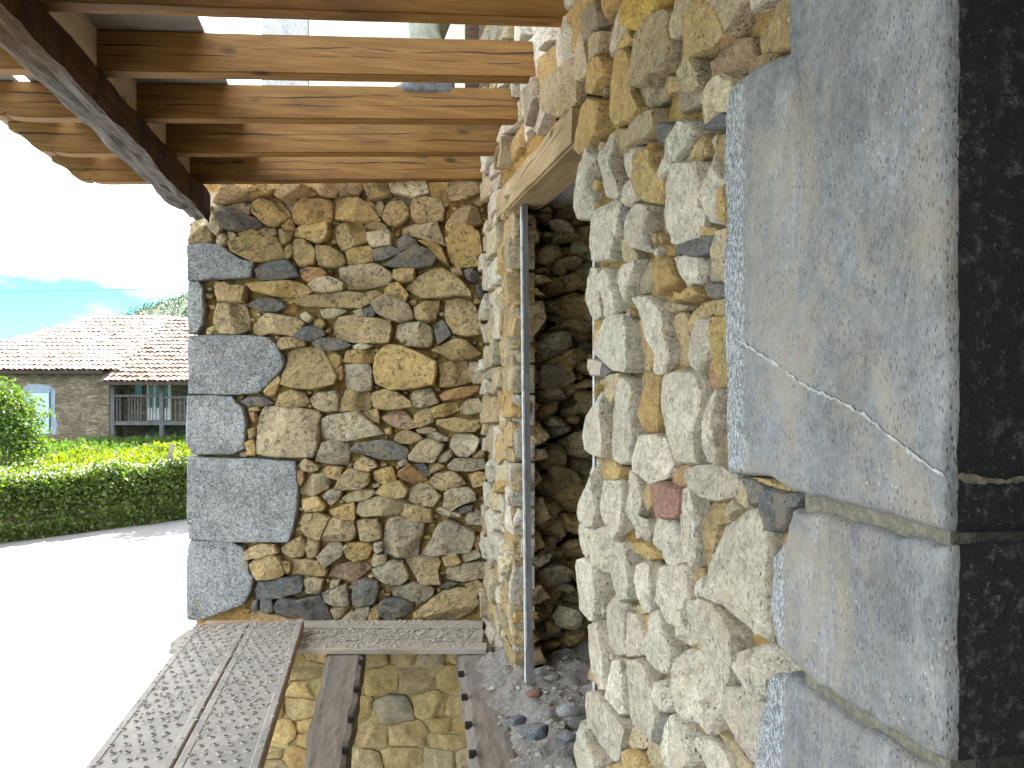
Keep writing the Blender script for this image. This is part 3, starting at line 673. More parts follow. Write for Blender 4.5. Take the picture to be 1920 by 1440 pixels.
# ------------------------------------------------------------------ back wall (seen square on)
DB = 4.45                                     # distance of its face
def back_w(u, v, h):                          # u along camera x, v height above eye, h towards the camera
    return cpt(u, DB - h, v)
bw = empty('stone_wall', cpt(-1.05, DB + .3, -EYE), 'rubble stone end wall with grey corner blocks, seen square on behind the planks', 'wall')
rng = random.Random(11)
UL, UR = (352 - 960) / F * DB, (905 - 960) / F * DB
# body of the wall and its bedding mortar
mbw = MB()
mbw.box(UL + .03, UR + .5, DB + .09, DB + .6, -EYE, 1.07, lambda x, d, z: cpt(x, d, z))
mbw.box(UL - .07, UR + .5, DB + .30, DB + .59, 1.07, 1.41, lambda x, d, z: cpt(x, d, z))
mbw.build('wall_core', M['mortar'], bw)
rough_sheet('mortar_bed', lambda u, v, h: back_w(u, v, h - .052), UL + .035, UR + .05, -1.42, 1.075, .02, .032, M['mortar'], bw, 11, 3.1)
for ua, ub in ((UL + .05, (806 - 960) / F * DB), ((839 - 960) / F * DB, UR + .05)):      # limed top courses, a putlog hole left between
    rough_sheet('lime_bed', lambda u, v, h: back_w(u, v, h - .045), ua, ub, 1.077, 1.235 if ub < -.3 else 1.26, .02, .03, M['mortar_pale'] if ub < -.3 else M['mortar'], bw, 11, 3.7)
for code, P in traced(BACK_TILES):
    Pm = [((x - 960) / F * DB, (745 - y) / F * DB) for x, y in P]
    Pm = Pm[::-1] if poly_area(Pm) < 0 else Pm
    sz = math.sqrt(abs(poly_area(Pm)))
    if code == 'q':
        V, Fc = stone_geo(Pm, rng, H=.035, N=80, edge=.010, back=.16, facets=0, rough=.007, wob=.006, tilt=.01, grow=.005)
        V = [(a, b, max(c, -.16) + .012) for a, b, c in V]
    else:
        H = rng.uniform(.035, .080) * min(1.2, .45 + sz * 2.6) + .030
        V, Fc = stone_geo(Pm, rng, H=H, N=44, edge=rng.uniform(.004, .012), facets=rng.randint(1, 3), rough=.011, wob=.035, tilt=.14, grow=.008)
    W = [back_w(a, b, c - (.028 if code == 'q' else .046)) for a, b, c in V]
    mk('stone', W, Fc, M['quoin'] if code == 'q' else M['stone'], bw, 'sharp', pick(code, rng))
# small pinning stones wedged into the joints
def inside(P, x, y):
    r = False; n = len(P)
    for i in range(n):
        (x1, y1), (x2, y2) = P[i], P[(i + 1) % n]
        if (y1 > y) != (y2 > y) and x < (x2 - x1) * (y - y1) / (y2 - y1) + x1: r = not r
    return r
def clear(polys, x, y, d):
    for (a, b, c_, e, P) in polys:
        if a - d < x < c_ + d and b - d < y < e + d:
            if inside(P, x, y): return False
            n = len(P)
            for i in range(n):
                (x1, y1), (x2, y2) = P[i], P[(i + 1) % n]
                L2 = (x2 - x1) ** 2 + (y2 - y1) ** 2
                f = max(0, min(1, ((x - x1) * (x2 - x1) + (y - y1) * (y2 - y1)) / max(L2, 1e-9)))
                if math.hypot(x - x1 - f * (x2 - x1), y - y1 - f * (y2 - y1)) < d: return False
    return True
def bb(P): return (min(p[0] for p in P), min(p[1] for p in P), max(p[0] for p in P), max(p[1] for p in P), P)
def chips(polys, u0, u1, v0, v1, tries, rng, place, codes, limit):
    n = 0
    for _ in range(tries):
        x, y = rng.uniform(u0, u1), rng.uniform(v0, v1)
        for r in (.034, .024, .016):
            if clear(polys, x, y, r + .004):
                a0 = rng.uniform(0, 6.28); k = rng.randint(4, 6); ex = rng.uniform(1.0, 1.7)
                P = [(x + r * ex * math.cos(a0 + i * 6.283 / k) * rng.uniform(.75, 1.1), y + r * math.sin(a0 + i * 6.283 / k) * rng.uniform(.75, 1.1)) for i in range(k)]
                polys.append(bb(P)); place(P, r, rng.choice(codes)); n += 1
                break
        if n >= limit: break
def place_back(P, r, code):
    V, Fc = stone_geo(P, rng, H=.022 + r * .5, N=18, rings=(1, 1, .96, .84, .55), edge=.005, back=.05, facets=2, rough=.005, wob=.05, tilt=.2, grow=0)
    mk('stone', [back_w(a, b, c - .046) for a, b, c in V], Fc, M['stone'], bw, 'sharp', pick(code, rng))
chips([bb([((x - 960) / F * DB, (745 - y) / F * DB) for x, y in P]) for _, P in traced(BACK_TILES)], UL + .12, UR, -1.28, 1.2, 5000, rng, place_back, 'totbgoc', 110)
# lower storey of the same wall: flush-pointed rubble seen through the open floor
rough_sheet('pointing', lambda u, v, h: back_w(u, v, h - .022), UL + .02, UR + .6, -EYE, -1.40, .03, .018, M['mortar_flush'], bw, 8, 8.0)
for P in courses(UL + .01, UR + .5, -2.95, -1.43, (.12, .22), (.14, .32), rng, .007):
    V, Fc = stone_geo(P, rng, H=rng.uniform(.018, .034), N=30, edge=.03, facets=2, rough=.010, wob=.12, tilt=.05)
    mk('stone', [back_w(a, b, c - .022) for a, b, c in V], Fc, M['stone_flush'], bw, True, pick(rng.choice('otttog'), rng))

# ------------------------------------------------------------------ house wall on the right
XW = 0.6554                                    # plane of its stone faces
YJ0, YJ1 = 2.24, 3.396                         # doorway in it
YQ = 0.736                                     # dressed corner of the nearer doorway
YC = 4.405                                     # corner with the end wall
def side_uv(px, py, x0=XW):
    t = (px - 960) / F
    d = x0 / (t * CA + SA)
    return d * (CA - t * SA), (745 - py) / F * d
def side_w(u, v, h):                           # u = world y, v above eye, h out of the wall (towards -x)
    return (XW - h, u, EYE + v)
rw = empty('stone_wall', (XW + .3, 2.5, 0), 'pale rubble house wall on the right, seen at a slant, with a doorway', 'wall')
BED = .046
cb = MB()
ZT = 5.2
cb.box(XW + BED + .02, XW + .62, YQ + .03, YJ0 - .02, 0, EYE + ZT)
cb.box(XW + BED + .02, XW + .62, YJ1 + .42, YC + .6, 0, EYE + ZT)
cb.box(XW + BED + .02, XW + .62, YJ0 - .02, YJ1 + .42, EYE + 1.02, EYE + ZT)
cb.box(XW + BED + .02, XW + .62, YJ0 - .02, YJ1 + .42, 0, EYE - 1.30)
cb.box(XW + BED + .02, XW + .62, -3.2, -.45, 0, EYE + ZT)
cb.box(XW + BED + .02, XW + .62, -.45, YQ + .03, EYE + 1.2, EYE + ZT)
cb.box(XW + BED + .02, XW + .62, -.45, YQ + .03, 0, EYE - 1.3)
cb.build('wall_core', M['core'], rw)
sw = lambda u, v, h: side_w(u, v, h - BED)
rough_sheet('mortar_bed', sw, YQ + .05, YJ0 - .01, -2.2, 2.4, .022, .026, M['mortar'], rw, 12, 5.5)
rough_sheet('mortar_bed', sw, YJ1 + .03, YC + .02, -2.2, 4.0, .03, .026, M['mortar'], rw, 12, 6.5)
rough_sheet('mortar_bed', sw, YJ0 - .05, YJ1 + .08, 1.06, 4.0, .03, .026, M['mortar'], rw, 12, 7.5)
rng = random.Random(23)
for code, P in traced(SIDE_TILES):
    Pm = [side_uv(x, y) for x, y in P]
    if poly_area(Pm) < 0: Pm = Pm[::-1]
    cu = sum(p[0] for p in Pm) / len(Pm)
    sz = math.sqrt(abs(poly_area(Pm)))
    deep = code in 'btrg' and sz < .12
    H = BED + (rng.uniform(-.035, -.010) if deep else rng.uniform(-.008, .014))
    V, Fc = stone_geo(Pm, rng, H=H, N=48, edge=rng.uniform(.003, .009), back=.05, facets=rng.randint(0, 2), rough=.008, wob=.03, tilt=.045, grow=.006)
    mk('stone', [side_w(a, b, c - BED) for a, b, c in V], [f[::-1] for f in Fc], M['stone_clean'], rw, 'sharp', pick(code, rng))
def place_side(P, r, code):
    V, Fc = stone_geo(P, rng, H=BED - .012, N=18, rings=(1, 1, .96, .84, .55), edge=.004, back=.05, facets=1, rough=.004, wob=.05, tilt=.15, grow=0)
    mk('stone', [side_w(a, b, c - BED) for a, b, c in V], [f[::-1] for f in Fc], M['stone_clean'], rw, 'sharp', pick(code, rng))
chips([bb([side_uv(x, y) for x, y in P]) for _, P in traced(SIDE_TILES)], 1.36, YJ0 - .04, -1.2, .9, 4000, rng, place_side, 'tocbw', 70)
# stones the tracing does not cover: beyond the doorway, over the lintel, above the rafters, below the frame
def zl(y): return .82 + (y - 2.35) * (.10 / 1.45)          # underside of the sloping lintel
fill = []
fill += courses(YJ1 + .01, YC + .01, -1.45, 1.0, (.09, .19), (.13, .34), rng, .010)
fill += [P for P in courses(2.05, YC + .01, 1.0, 3.2, (.10, .20), (.14, .34), rng, .010)]
fill += courses(YQ + .5, 2.06, .96, 2.2, (.10, .20), (.16, .34), rng, .010)
tp = [bb([side_uv(x, y) for x, y in P]) for _, P in traced(SIDE_TILES)]
fill += [P for P in courses(1.02, 2.06, .58, .96, (.08, .14), (.14, .28), rng, .008) if all(clear(tp, p[0], p[1], .0) for p in P) and clear(tp, sum(p[0] for p in P) / len(P), sum(p[1] for p in P) / len(P), .02)]
fill += courses(1.02, YQ + .5, .96, 2.2, (.10, .20), (.14, .3), rng, .010)
for P in fill:
    cu = sum(p[0] for p in P) / len(P); cv = sum(p[1] for p in P) / len(P)
    if 2.2 < cu < 3.95 and cv < zl(cu) + .24 and cv > .7: continue
    H = BED + rng.uniform(-.022, .03)
    V, Fc = stone_geo(P, rng, H=H, N=32, edge=rng.uniform(.004, .010), back=.05, facets=rng.randint(0, 2), rough=.009, wob=.05, tilt=.09, grow=.003)
    mk('stone', [side_w(a, b, c - BED) for a, b, c in V], [f[::-1] for f in Fc], M['stone_clean'], rw, 'sharp', pick(rng.choice('wwwwwctog'), rng))

# ------------------------------------------------------------------ dressed grey blocks of the near doorway
dj = empty('door_jamb', (XW + .15, YQ + .2, 0), 'big grey dressed blocks of the door jamb at the right edge', 'door jamb')
BLK = [
 [(1377, 170), (1370, 260), (1370, 350), (1375, 425), (1366, 500), (1370, 600), (1376, 720), (1375, 795), (1377, 888), (1455, 897), (1500, 922), (1640, 957), (1800, 1001), (1800, -260), (1490, -260), (1496, 0), (1500, 97), (1440, 116), (1395, 150)],
 [(1500, 953), (1482, 1010), (1462, 1045), (1457, 1145), (1466, 1200), (1500, 1246), (1545, 1283), (1625, 1334), (1800, 1432), (1800, 1022), (1640, 982), (1560, 960)],
 [(1455, 1268), (1488, 1259), (1512, 1276), (1620, 1351), (1800, 1460), (1800, 2300), (1500, 2100), (1410, 1700), (1416, 1560), (1424, 1440), (1436, 1345)]]
rng = random.Random(5)
blocks = []
for bi, P in enumerate(BLK):
    Pm = [side_uv(x, y) for x, y in P]
    if poly_area(Pm) < 0: Pm = Pm[::-1]
    dens = []
    B = resample(Pm, 150)
    c = B.mean(0)
    # the near edge stays straight; the rest of the outline is chipped a little
    Q = []
    for (u, v) in B:
        k = mnoise.fractal(Vector((u * 26, v * 26, bi * 7.3)), .9, 2.1, 5)
        if u < YQ + .004: Q.append((u + .0035 * k, v))
        else: Q.append((u + .0045 * k, v + .0045 * k))
    Q = np.array(Q); n = len(Q)
    V = []; Fc = []; mi = []
    def ring(pts, h, nz):
        for (u, v) in pts: V.append(side_w(u, v, h + nz * mnoise.fractal(Vector((u * 13, v * 13, 2 + bi)), .9, 2.1, 5)))
    H = .016
    def inset(f, m):
        out = []
        for (u, v) in Q:
            d = np.array([u, v]) - c; L = np.linalg.norm(d); out.append(c + d * max(0, (L - m) / L) * f)
        return out
    ring(Q, -.34, 0); ring(Q, H - .014, .002)
    ring(inset(1, .005), H - .004, .002); ring(inset(1, .012), H, .002)
    for m, f in ((.012, .93), (.012, .82), (.012, .68), (.012, .5), (.012, .3), (.012, .12)):
        ring([c + (q - c) * f for q in inset(1, m)], H, .004)
    V.append(side_w(c[0], c[1], H))
    nr = 10
    for r in range(nr - 1):
        for i in range(n):
            j = (i + 1) % n
            Fc.append((r * n + i, r * n + j, (r + 1) * n + j, (r + 1) * n + i))
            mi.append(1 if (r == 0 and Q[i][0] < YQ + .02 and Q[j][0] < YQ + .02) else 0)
    for i in range(n): Fc.append(((nr - 1) * n + i, (nr - 1) * n + (i + 1) % n, nr * n)); mi.append(0)
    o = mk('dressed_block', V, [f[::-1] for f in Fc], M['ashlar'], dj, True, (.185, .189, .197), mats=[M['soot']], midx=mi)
    blocks.append(o)
# flush lime joints between the blocks, front and jamb side
jm = MB()
jm.box(XW - .004, XW + .03, YQ + .010, YQ + .30, EYE - 2.3, EYE + .6)
jm.build('joint_mortar', M['joint'], dj)
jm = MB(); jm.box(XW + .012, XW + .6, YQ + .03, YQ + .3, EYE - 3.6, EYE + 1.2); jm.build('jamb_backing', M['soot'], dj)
M['mortar_soot'] = mortar_material('sooty_joint', (.05, .045, .04), (.10, .09, .075), 90, .6)  # joint colour darkened to carry the painted shade of the jamb side
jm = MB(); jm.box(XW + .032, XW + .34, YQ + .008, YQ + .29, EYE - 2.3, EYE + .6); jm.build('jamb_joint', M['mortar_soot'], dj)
# white quartz vein across the big block, carried round onto the jamb side
def ribbon(pts, wd, fn):
    V = []; Fc = []
    for i, (u, v) in enumerate(pts):
        a = pts[max(i - 1, 0)]; b = pts[min(i + 1, len(pts) - 1)]
        dx, dy = b[0] - a[0], b[1] - a[1]; L = math.hypot(dx, dy) or 1
        w = wd * (.75 + .9 * mnoise.noise(Vector((u * 60, v * 60, 4))) + .35 * mnoise.noise(Vector((u * 300, v * 300, 4))))
        nx, ny = -dy / L * w, dx / L * w
        V += [fn(u + nx, v + ny, 0.0), fn(u, v, .0005), fn(u - nx, v - ny, 0.0)]
    for i in range(len(pts) - 1):
        for k in (0, 1): Fc.append((i * 3 + k, i * 3 + k + 1, i * 3 + k + 4, i * 3 + k + 3))
    return V, Fc
def dense(pts, n=14, amp=.0016):
    out = []
    for i in range(len(pts) - 1):
        for k in range(n):
            f = k / n; u = pts[i][0] * (1 - f) + pts[i + 1][0] * f; v = pts[i][1] * (1 - f) + pts[i + 1][1] * f
            out.append((u + amp * mnoise.noise(Vector((u * 120, v * 120, 1))), v + amp * mnoise.noise(Vector((u * 120, v * 120, 9)))))
    return out + [pts[-1]]
M['quartz'] = flat('quartz', (.36, .36, .355), .55, .35, 90, .5, .4)
M['quartz_dirty'] = flat('sooty_quartz', (.22, .18, .13), .7, .5, 90, .5, .3)  # vein colour dimmed to stand for shade on the jamb side
vp = [side_uv(x, y) for x, y in ((1392, 632), (1430, 655), (1480, 690), (1530, 724), (1600, 755), (1645, 778), (1700, 825), (1750, 862), (1797, 893))]
V, Fc = ribbon(dense(vp, 40, .003), .0026, lambda u, v, h: (XW - .0186 - h - .004 * mnoise.fractal(Vector((u * 13, v * 13, 2)), .9, 2.1, 5), u, EYE + v))
mk('quartz_vein', V, [f[::-1] for f in Fc], M['quartz'], blocks[0], True)
zv = side_uv(1797, 893)[1]
V, Fc = ribbon(dense([(XW - .006, zv), (XW + .04, zv - .006), (XW + .12, zv - .003), (XW + .25, zv - .008)], 30, .003), .0040, lambda u, v, h: (u, YQ - .0035 - h, EYE + v))
mk('quartz_vein', V, Fc, M['quartz_dirty'], blocks[0], True)
# ------------------------------------------------------------------ doorway: rubble core of the broken jamb, lintel, prop
rng = random.Random(31)
dc = empty('broken_jamb', (XW + .3, YJ1 + .25, EYE - 1.25), 'broken doorway jamb showing the rubble core of the wall', 'wall core')
rough_sheet('earth_core', lambda u, v, h: (u, YJ1 + .30 + .10 * (u - XW) + h, EYE + v), XW + .03, XW + 1.0, -1.45, 1.1, .03, .09, M['core'], dc, 6, 2.0)
for i in range(210):
    v = -1.28 + 2.32 * ((i * .618034) % 1.0)
    u = XW + .05 + .62 * (((i * .754877) % 1.0) ** 1.15)
    s = rng.uniform(.035, .085) if rng.random() < .65 else rng.uniform(.085, .13)
    sx, sy, sz = s * rng.uniform(.9, 1.6), s * rng.uniform(.8, 1.3), s * rng.uniform(.5, .9)
    dep = YJ1 + .05 + .42 * (u - XW) + rng.uniform(0, .14) + s * .4
    V, Fc = rock_geo(rng, sx, sy, sz, 2 if s < .06 else 3)
    a = rng.uniform(-.5, .5); ca, sa = math.cos(a), math.sin(a)
    W = [(u + x * ca - z * sa, dep + y, EYE + v + x * sa + z * ca) for x, y, z in V]
    mk('stone', W, Fc, M['stone'], dc, 'sharp', pick(rng.choice('tobctoct'), rng))
# squared end stones along the edge of the jamb
v = -1.27
while v < .84:
    h = rng.uniform(.06, .19)
    dp = rng.uniform(.06, .20)
    P = [(XW - rng.uniform(-.01, .02), v + rng.uniform(0, .02)), (XW + dp * .6, v + rng.uniform(0, .015)), (XW + dp, v + h * rng.uniform(.2, .5)), (XW + dp * rng.uniform(.6, .95), v + h - rng.uniform(.005, .03)), (XW, v + h - rng.uniform(.004, .02))]
    V, Fc = stone_geo(P, rng, H=rng.uniform(.03, .07), N=32, edge=.012, back=.22, facets=3, rough=.012, wob=.07, tilt=.15)
    mk('stone', [(a, YJ1 + .05 - c, EYE + b) for a, b, c in V], Fc, M['stone'], dc, 'sharp', pick(rng.choice('ttobbbt'), rng))
    v += h
# near jamb of the doorway: its face turned away from us is rough core as well
rough_sheet('jamb_face', lambda u, v, h: (u, YJ0 - .02 + h, EYE + v), XW + .06, XW + .6, -1.4, 1.0, .05, .03, M['core'], dc, 9, 4.0)

lt = empty('door_lintel', (XW + .1, 3.1, EYE + .85), 'weathered wooden lintel sloping across the doorway head', 'lintel')
def lintel_piece(name, x0, x1, y0, y1, hh, mat, dz=0.0, seed=0.0):
    bm = bmesh.new(); N = 26; rows = []
    for i in range(N + 1):
        y = y0 + (y1 - y0) * i / N
        zb = zl(y) + dz
        w = .006 * mnoise.fractal(Vector((y * 3, seed, 0)), 1, 2, 3)
        rows.append([bm.verts.new((x0 + w, y, EYE + zb + .004 * mnoise.noise(Vector((y * 5, seed + 3, 0))))), bm.verts.new((x1, y, EYE + zb)),
                     bm.verts.new((x1, y, EYE + zb + hh)), bm.verts.new((x0 + w * 1.5 + .004, y, EYE + zb + hh + .006 * mnoise.noise(Vector((y * 4, seed + 8, 0)))))])
    for i in range(N):
        for k in range(4):
            bm.faces.new((rows[i][k], rows[i][(k + 1) % 4], rows[i + 1][(k + 1) % 4], rows[i + 1][k]))
    bm.faces.new(rows[0][::-1]); bm.faces.new(rows[-1])
    bmesh.ops.recalc_face_normals(bm, faces=bm.faces)
    e = [e for e in bm.edges if abs((e.verts[0].co - e.verts[1].co).normalized().y) > .9]
    bmesh.ops.bevel(bm, geom=e, offset=.010, segments=2, affect='EDGES')
    return mk_bm(name, bm, mat, lt)
lintel_piece('front_timber', XW - .012, XW + .15, 2.36, 3.86, .145, M['lintel'], 0, 1.0)
M['lintel2'] = wood_material('grey_inner_boards', (.30, .28, .25), (.38, .36, .33), (.46, .44, .41), axis=1, crack=True, rough=.85)
lintel_piece('inner_board', XW + .16, XW + .36, 2.26, 3.75, .07, M['lintel2'], .045, 2.0)
lintel_piece('inner_board', XW + .368, XW + .60, 2.26, 3.75, .07, M['lintel2'], .050, 3.0)

pr = empty('prop_batten', (XW - .01, 3.02, EYE - 1.25), 'slim grey wooden batten propping the lintel in the doorway', 'prop')
top, bot = Vector((XW + .045, 3.385, EYE + zl(3.38) - .003)), Vector((XW + .02, 3.16, EYE - 1.235))
def slant(bot, top, w, dpt, name, mat, parent, f0=0.0, f1=1.0, ox=0, oy=0):
    m = MB(); V = []
    for f in (f0, f1):
        p = bot.lerp(top, f)
        V += [(p.x - w / 2 + ox, p.y - dpt / 2 + oy, p.z), (p.x + w / 2 + ox, p.y - dpt / 2 + oy, p.z), (p.x + w / 2 + ox, p.y + dpt / 2 + oy, p.z), (p.x - w / 2 + ox, p.y + dpt / 2 + oy, p.z)]
    m.add(V, BOXF); return m.build(name, mat, parent)
slant(bot, top, .024, .026, 'batten', M['batten'], pr)
M['white_edge'] = flat('pale_paint', (.46, .46, .47), .6, .35, 30, .2)
slant(bot, top, .007, .030, 'painted_edge', M['white_edge'], pr, .002, .998, -.0160, 0)
slant(bot, top, .036, .034, 'foot_sleeve', M['batten'], pr, .0, .07)
slant(bot, top, .032, .032, 'joint_collar', M['batten'], pr, .60, .63)

gl = empty('guide_rail', (XW + .02, YJ0 + .015, EYE - 1.3), 'thin straight pale metal strip upright against the near door jamb', 'strip')
g = MB(); g.box(XW + .020, XW + .024, YJ0 - .030, YJ0 - .014, EYE - 1.28, EYE + .80); g.build('strip_face', M['white_edge'], gl)
g = MB(); g.box(XW + .024, XW + .040, YJ0 - .020, YJ0 - .015, EYE - 1.28, EYE + .80); g.build('strip_flange', M['white_edge'], gl)

# sill of the doorway: trodden rubble and dust
rough_sheet_o = rough_sheet('rubble', lambda u, v, h: (u, v, EYE - 1.255 + h - .10 * max(0, XW + .02 - u) / .15), XW - .16, XW + 1.0, 1.6, YJ1 + .35, .02, .05, M['dust'], None, 8, 1.3)
tag(rough_sheet_o, 'trodden dust and rubble heaped on the door sill', 'rubble', None, 'stuff')
mbp = MB()
for i in range(1700):
    u = rng.uniform(XW - .14, XW + .6); y = rng.uniform(1.9, YJ1 + .2); s = rng.uniform(.003, .008) if rng.random() < .88 else rng.uniform(.009, .020)
    z = EYE - 1.255 - .10 * max(0, XW + .02 - u) / .15 + .05 * mnoise.fractal(Vector((u * 8 + 1.3, y * 8, 1.3 * .37)), .85, 2.1, 5)
    V, Fc = rock_geo(rng, s * 1.3, s, s * .7, 1); mbp.add([(u + a, y + b, z + c) for a, b, c in V], Fc)
o = mbp.build('gravel', M['grit']); tag(o, 'small stone chips scattered over the door sill', 'gravel', None, 'stuff')
for lab, px, py, s, cc in (('blue grey flat stone at the corner of the rubble on the sill', 1000, 1372, .055, (.22, .25, .29)), ('dark blue stone beside the joist end on the sill', 968, 1352, .035, (.16, .18, .21)),
                           ('rounded grey stone low on the sill by the wall', 1062, 1382, .038, (.28, .29, .31)), ('reddish stone chip in the sill rubble', 1000, 1300, .03, (.30, .16, .14)),
                           ('pale broken slab lying on the sill against the near jamb', 1078, 1330, .06, (.36, .36, .36)), ('small grey stone at the foot of the propping batten', 1035, 1270, .03, (.26, .25, .24))):
    t_ = (px - 960) / F; d = 1.20 * F / (py - 745)
    p = wpt(px, py, d)
    V, Fc = rock_geo(rng, s * 1.3, s, s * .55, 3)
    tag(mk('stone', [(p[0] + a, p[1] + b, p[2] + c) for a, b, c in V], Fc, M['stone_clean'], None, True, cc), lab, 'stone', 'loose stones on the door sill')

# ------------------------------------------------------------------ roof timbers
SL = .062                                      # rafters rise towards the house
def zr(x): return EYE + 1.26 + SL * x
RY = [2.484, 2.969, 3.442, 3.915, 4.400]
RH, RT = .15, .07
labels = ['nearest brown rafter, cut off by the top edge', 'second brown rafter from the top with a long wavy crack', 'middle brown rafter, below the one with the wavy crack',
          'fourth brown rafter, its scrolled tail in full view', 'last brown rafter, resting just above the stone end wall']
rng = random.Random(3)
XE, XR = -1.69, XW + .10
prof = [(0, 0), (0, -.034), (.03, -.045), (.06, -.062), (.085, -.085), (.10, -.108), (.125, -.127), (.155, -.139), (.185, -.143), (.197, -.136), (.212, -.143), (.245, -.148), (.28, -.15)]
for i, y in enumerate(RY):
    r = empty('rafter', (XE, y, zr(XE)), labels[i], 'rafter', 'rafters of the porch roof')
    bm = bmesh.new()
    outl = [(XE + a + rng.uniform(-.003, .003), b) for a, b in prof]
    n = 26
    for k in range(1, n + 1): outl.append((XE + .28 + (XR - XE - .28) * k / n, -RH + .0025 * mnoise.noise(Vector((k * .4, i * 5.0, 0)))))
    for k in range(n + 1): outl.append((XR - (XR - XE) * k / (n + 1), .002 * mnoise.noise(Vector((k * .4, i * 5.0, 9)))))
    fv = [bm.verts.new((x, y, zr(x) + RH + z)) for x, z in outl]
    f = bm.faces.new(fv)
    ex = bmesh.ops.extrude_face_region(bm, geom=[f])
    for v in ex['geom']:
        if isinstance(v, bmesh.types.BMVert): v.co.y += RT
    bmesh.ops.recalc_face_normals(bm, faces=bm.faces)
    es = [e for e in bm.edges if abs(e.verts[0].co.y - e.verts[1].co.y) < 1e-6]
    bmesh.ops.bevel(bm, geom=es, offset=.005, segments=2, affect='EDGES')
    for v in bm.verts:
        v.co.y += .004 * mnoise.noise(Vector((v.co.x * 1.1, i * 3.3, 2)))
    bx = mk_bm('rafter_body', bm, M['rafter'], r)
# deck sheets on the rafters; one strip left open along the eave
dk = empty('roof', (-1.2, 3.5, zr(-1.2) + RH), None, None, None, 'structure')
def deck(x0, x1, y0, y1, mat, z=.004, th=.018):
    m = MB(); m.box(x0, x1, y0, y1, 0, 0, None); m.V = []; m.F = []
    v = []
    for zz in (0, th):
        for (x, y) in ((x0, y0), (x1, y0), (x1, y1), (x0, y1)): v.append((x, y, zr(x) + RH + z + zz))
    m.add(v, BOXF); return m.build('roof_sheet', mat, dk)
deck(XE - .03, -1.465, 2.40, 4.485, M['deck'])
deck(-1.405, -.62, 2.40, 4.485, M['deck'])
deck(XE - .03, -.50, -1.6, 2.396, M['deck_warm'])
deck(-.496, XW + .05, -1.6, 2.396, M['deck_warm'])
# blocking boards standing on the beam between the rafters
for i in range(len(RY) - 1):
    y0, y1 = RY[i] + RT + .003, RY[i + 1] - .003
    b = MB(); b.box(-1.005, -.985, y0, y1, zr(-.985) - .002, zr(-1.005) + RH)
    o = b.build('blocking_board', M['blocking'])
    tag(o, ['pale blocking board on the beam nearest the top corner', 'second pale blocking board between rafters on the beam', 'third pale blocking board between rafters on the beam', 'last pale blocking board on the beam, beside the stone wall'][i], 'board', 'blocking boards between the rafters')
# old crooked beam
def old_beam():
    t = NT('old_hewn_beam')
    tc = t.new('ShaderNodeTexCoord'); v = tc.outputs['Object']
    geo = t.new('ShaderNodeNewGeometry')
    sep = t.new('ShaderNodeSeparateXYZ'); t.link(v, sep.inputs[0])
    sn = t.new('ShaderNodeSeparateXYZ'); t.link(geo.outputs['True Normal'], sn.inputs[0])
    g1 = t.noise(t.mapping(v, (1, .09, 1)), 34, 6, .7, .4); g2 = t.noise(t.mapping(v, (1, .03, 1)), 150, 4, .7); big = t.noise(v, 4.5, 5, .65)
    brown = t.mix(t.ramp(g1, .35, .65), (.05, .025, .014), (.10, .052, .028))
    brown = t.mix(t.ramp(t.noise(t.mapping(v, (1, 1, .25)), 6, 5, .7), .50, .62, 0, .9), brown, (.03, .02, .018))
    grey = t.mix(t.ramp(g1, .36, .64), (.09, .083, .075), (.18, .17, .16))
    grey = t.mix(t.ramp(g2, .55, .68, 0, .85), grey, (.06, .05, .045))
    tan = t.mix(t.ramp(g1, .35, .65), (.07, .043, .024), (.13, .083, .048))
    under = t.mix(t.ramp(t.math('ADD', sep.outputs[1], t.math('MULTIPLY', big, .8)), 2.05, 2.35), tan, grey)
    c = t.mix(t.ramp(sn.outputs[2], -.35, -.62), brown, under)
    h = t.math('ADD', g1, t.math('MULTIPLY', g2, .8))
    return t.fin(c, .85, t.bump(h, .55, .012), .2)
M['old_beam'] = old_beam()
bm = bmesh.new(); N = 150; Y0, Y1 = -3.0, 4.62; rows = []; K = 28
for i in range(N + 1):
    y = Y0 + (Y1 - Y0) * i / N
    f = max(0.0, min(1.0, (y - 2.0) / 2.6))
    cx = -1.035 + .055 * f - .018 * math.sin(f * 3.1)
    hw = .058 + .012 * math.sin(f * 3.0); z1 = zr(-1.0) - .002; z0 = EYE + 1.045 + .012 * math.sin(f * 5)
    row = []
    for k in range(K):
        a = k / K * 4; s = int(a); q = a - s
        pts = [(-hw, z0), (hw, z0), (hw, z1), (-hw, z1)]
        p, p2 = pts[s], pts[(s + 1) % 4]
        x = p[0] * (1 - q) + p2[0] * q; z = p[1] * (1 - q) + p2[1] * q
        rx, rz = x / hw, (z - (z0 + z1) / 2) / ((z1 - z0) / 2)
        corner = max(0, abs(rx) + abs(rz) - 1.55)
        x *= 1 - .20 * corner; z -= (z - (z0 + z1) / 2) * .20 * corner
        nz = mnoise.fractal(Vector((x * 14, y * 3.0, z * 14)), .9, 2.1, 5)
        if s == 0 or corner > 0: z += (.010 + .022 * f) * nz + (.010 * f) * (mnoise.voronoi(Vector((x * 20, y * 9, 3)))[0][0] - .4)
        if s in (1, 3): x += .006 * nz
        if z > z1 - .012: z = min(z, z1)
        row.append(bm.verts.new((cx + x, y, z)))
    rows.append(row)
for i in range(N):
    for k in range(K): bm.faces.new((rows[i][k], rows[i][(k + 1) % K], rows[i + 1][(k + 1) % K], rows[i + 1][k]))
bm.faces.new(rows[0]); bm.faces.new(rows[-1][::-1])
bmesh.ops.recalc_face_normals(bm, faces=bm.faces)
o = mk_bm('roof_beam', bm, M['old_beam'], None, False)
tag(o, 'old crooked dark beam under the rafters, grey and split underneath', 'beam')

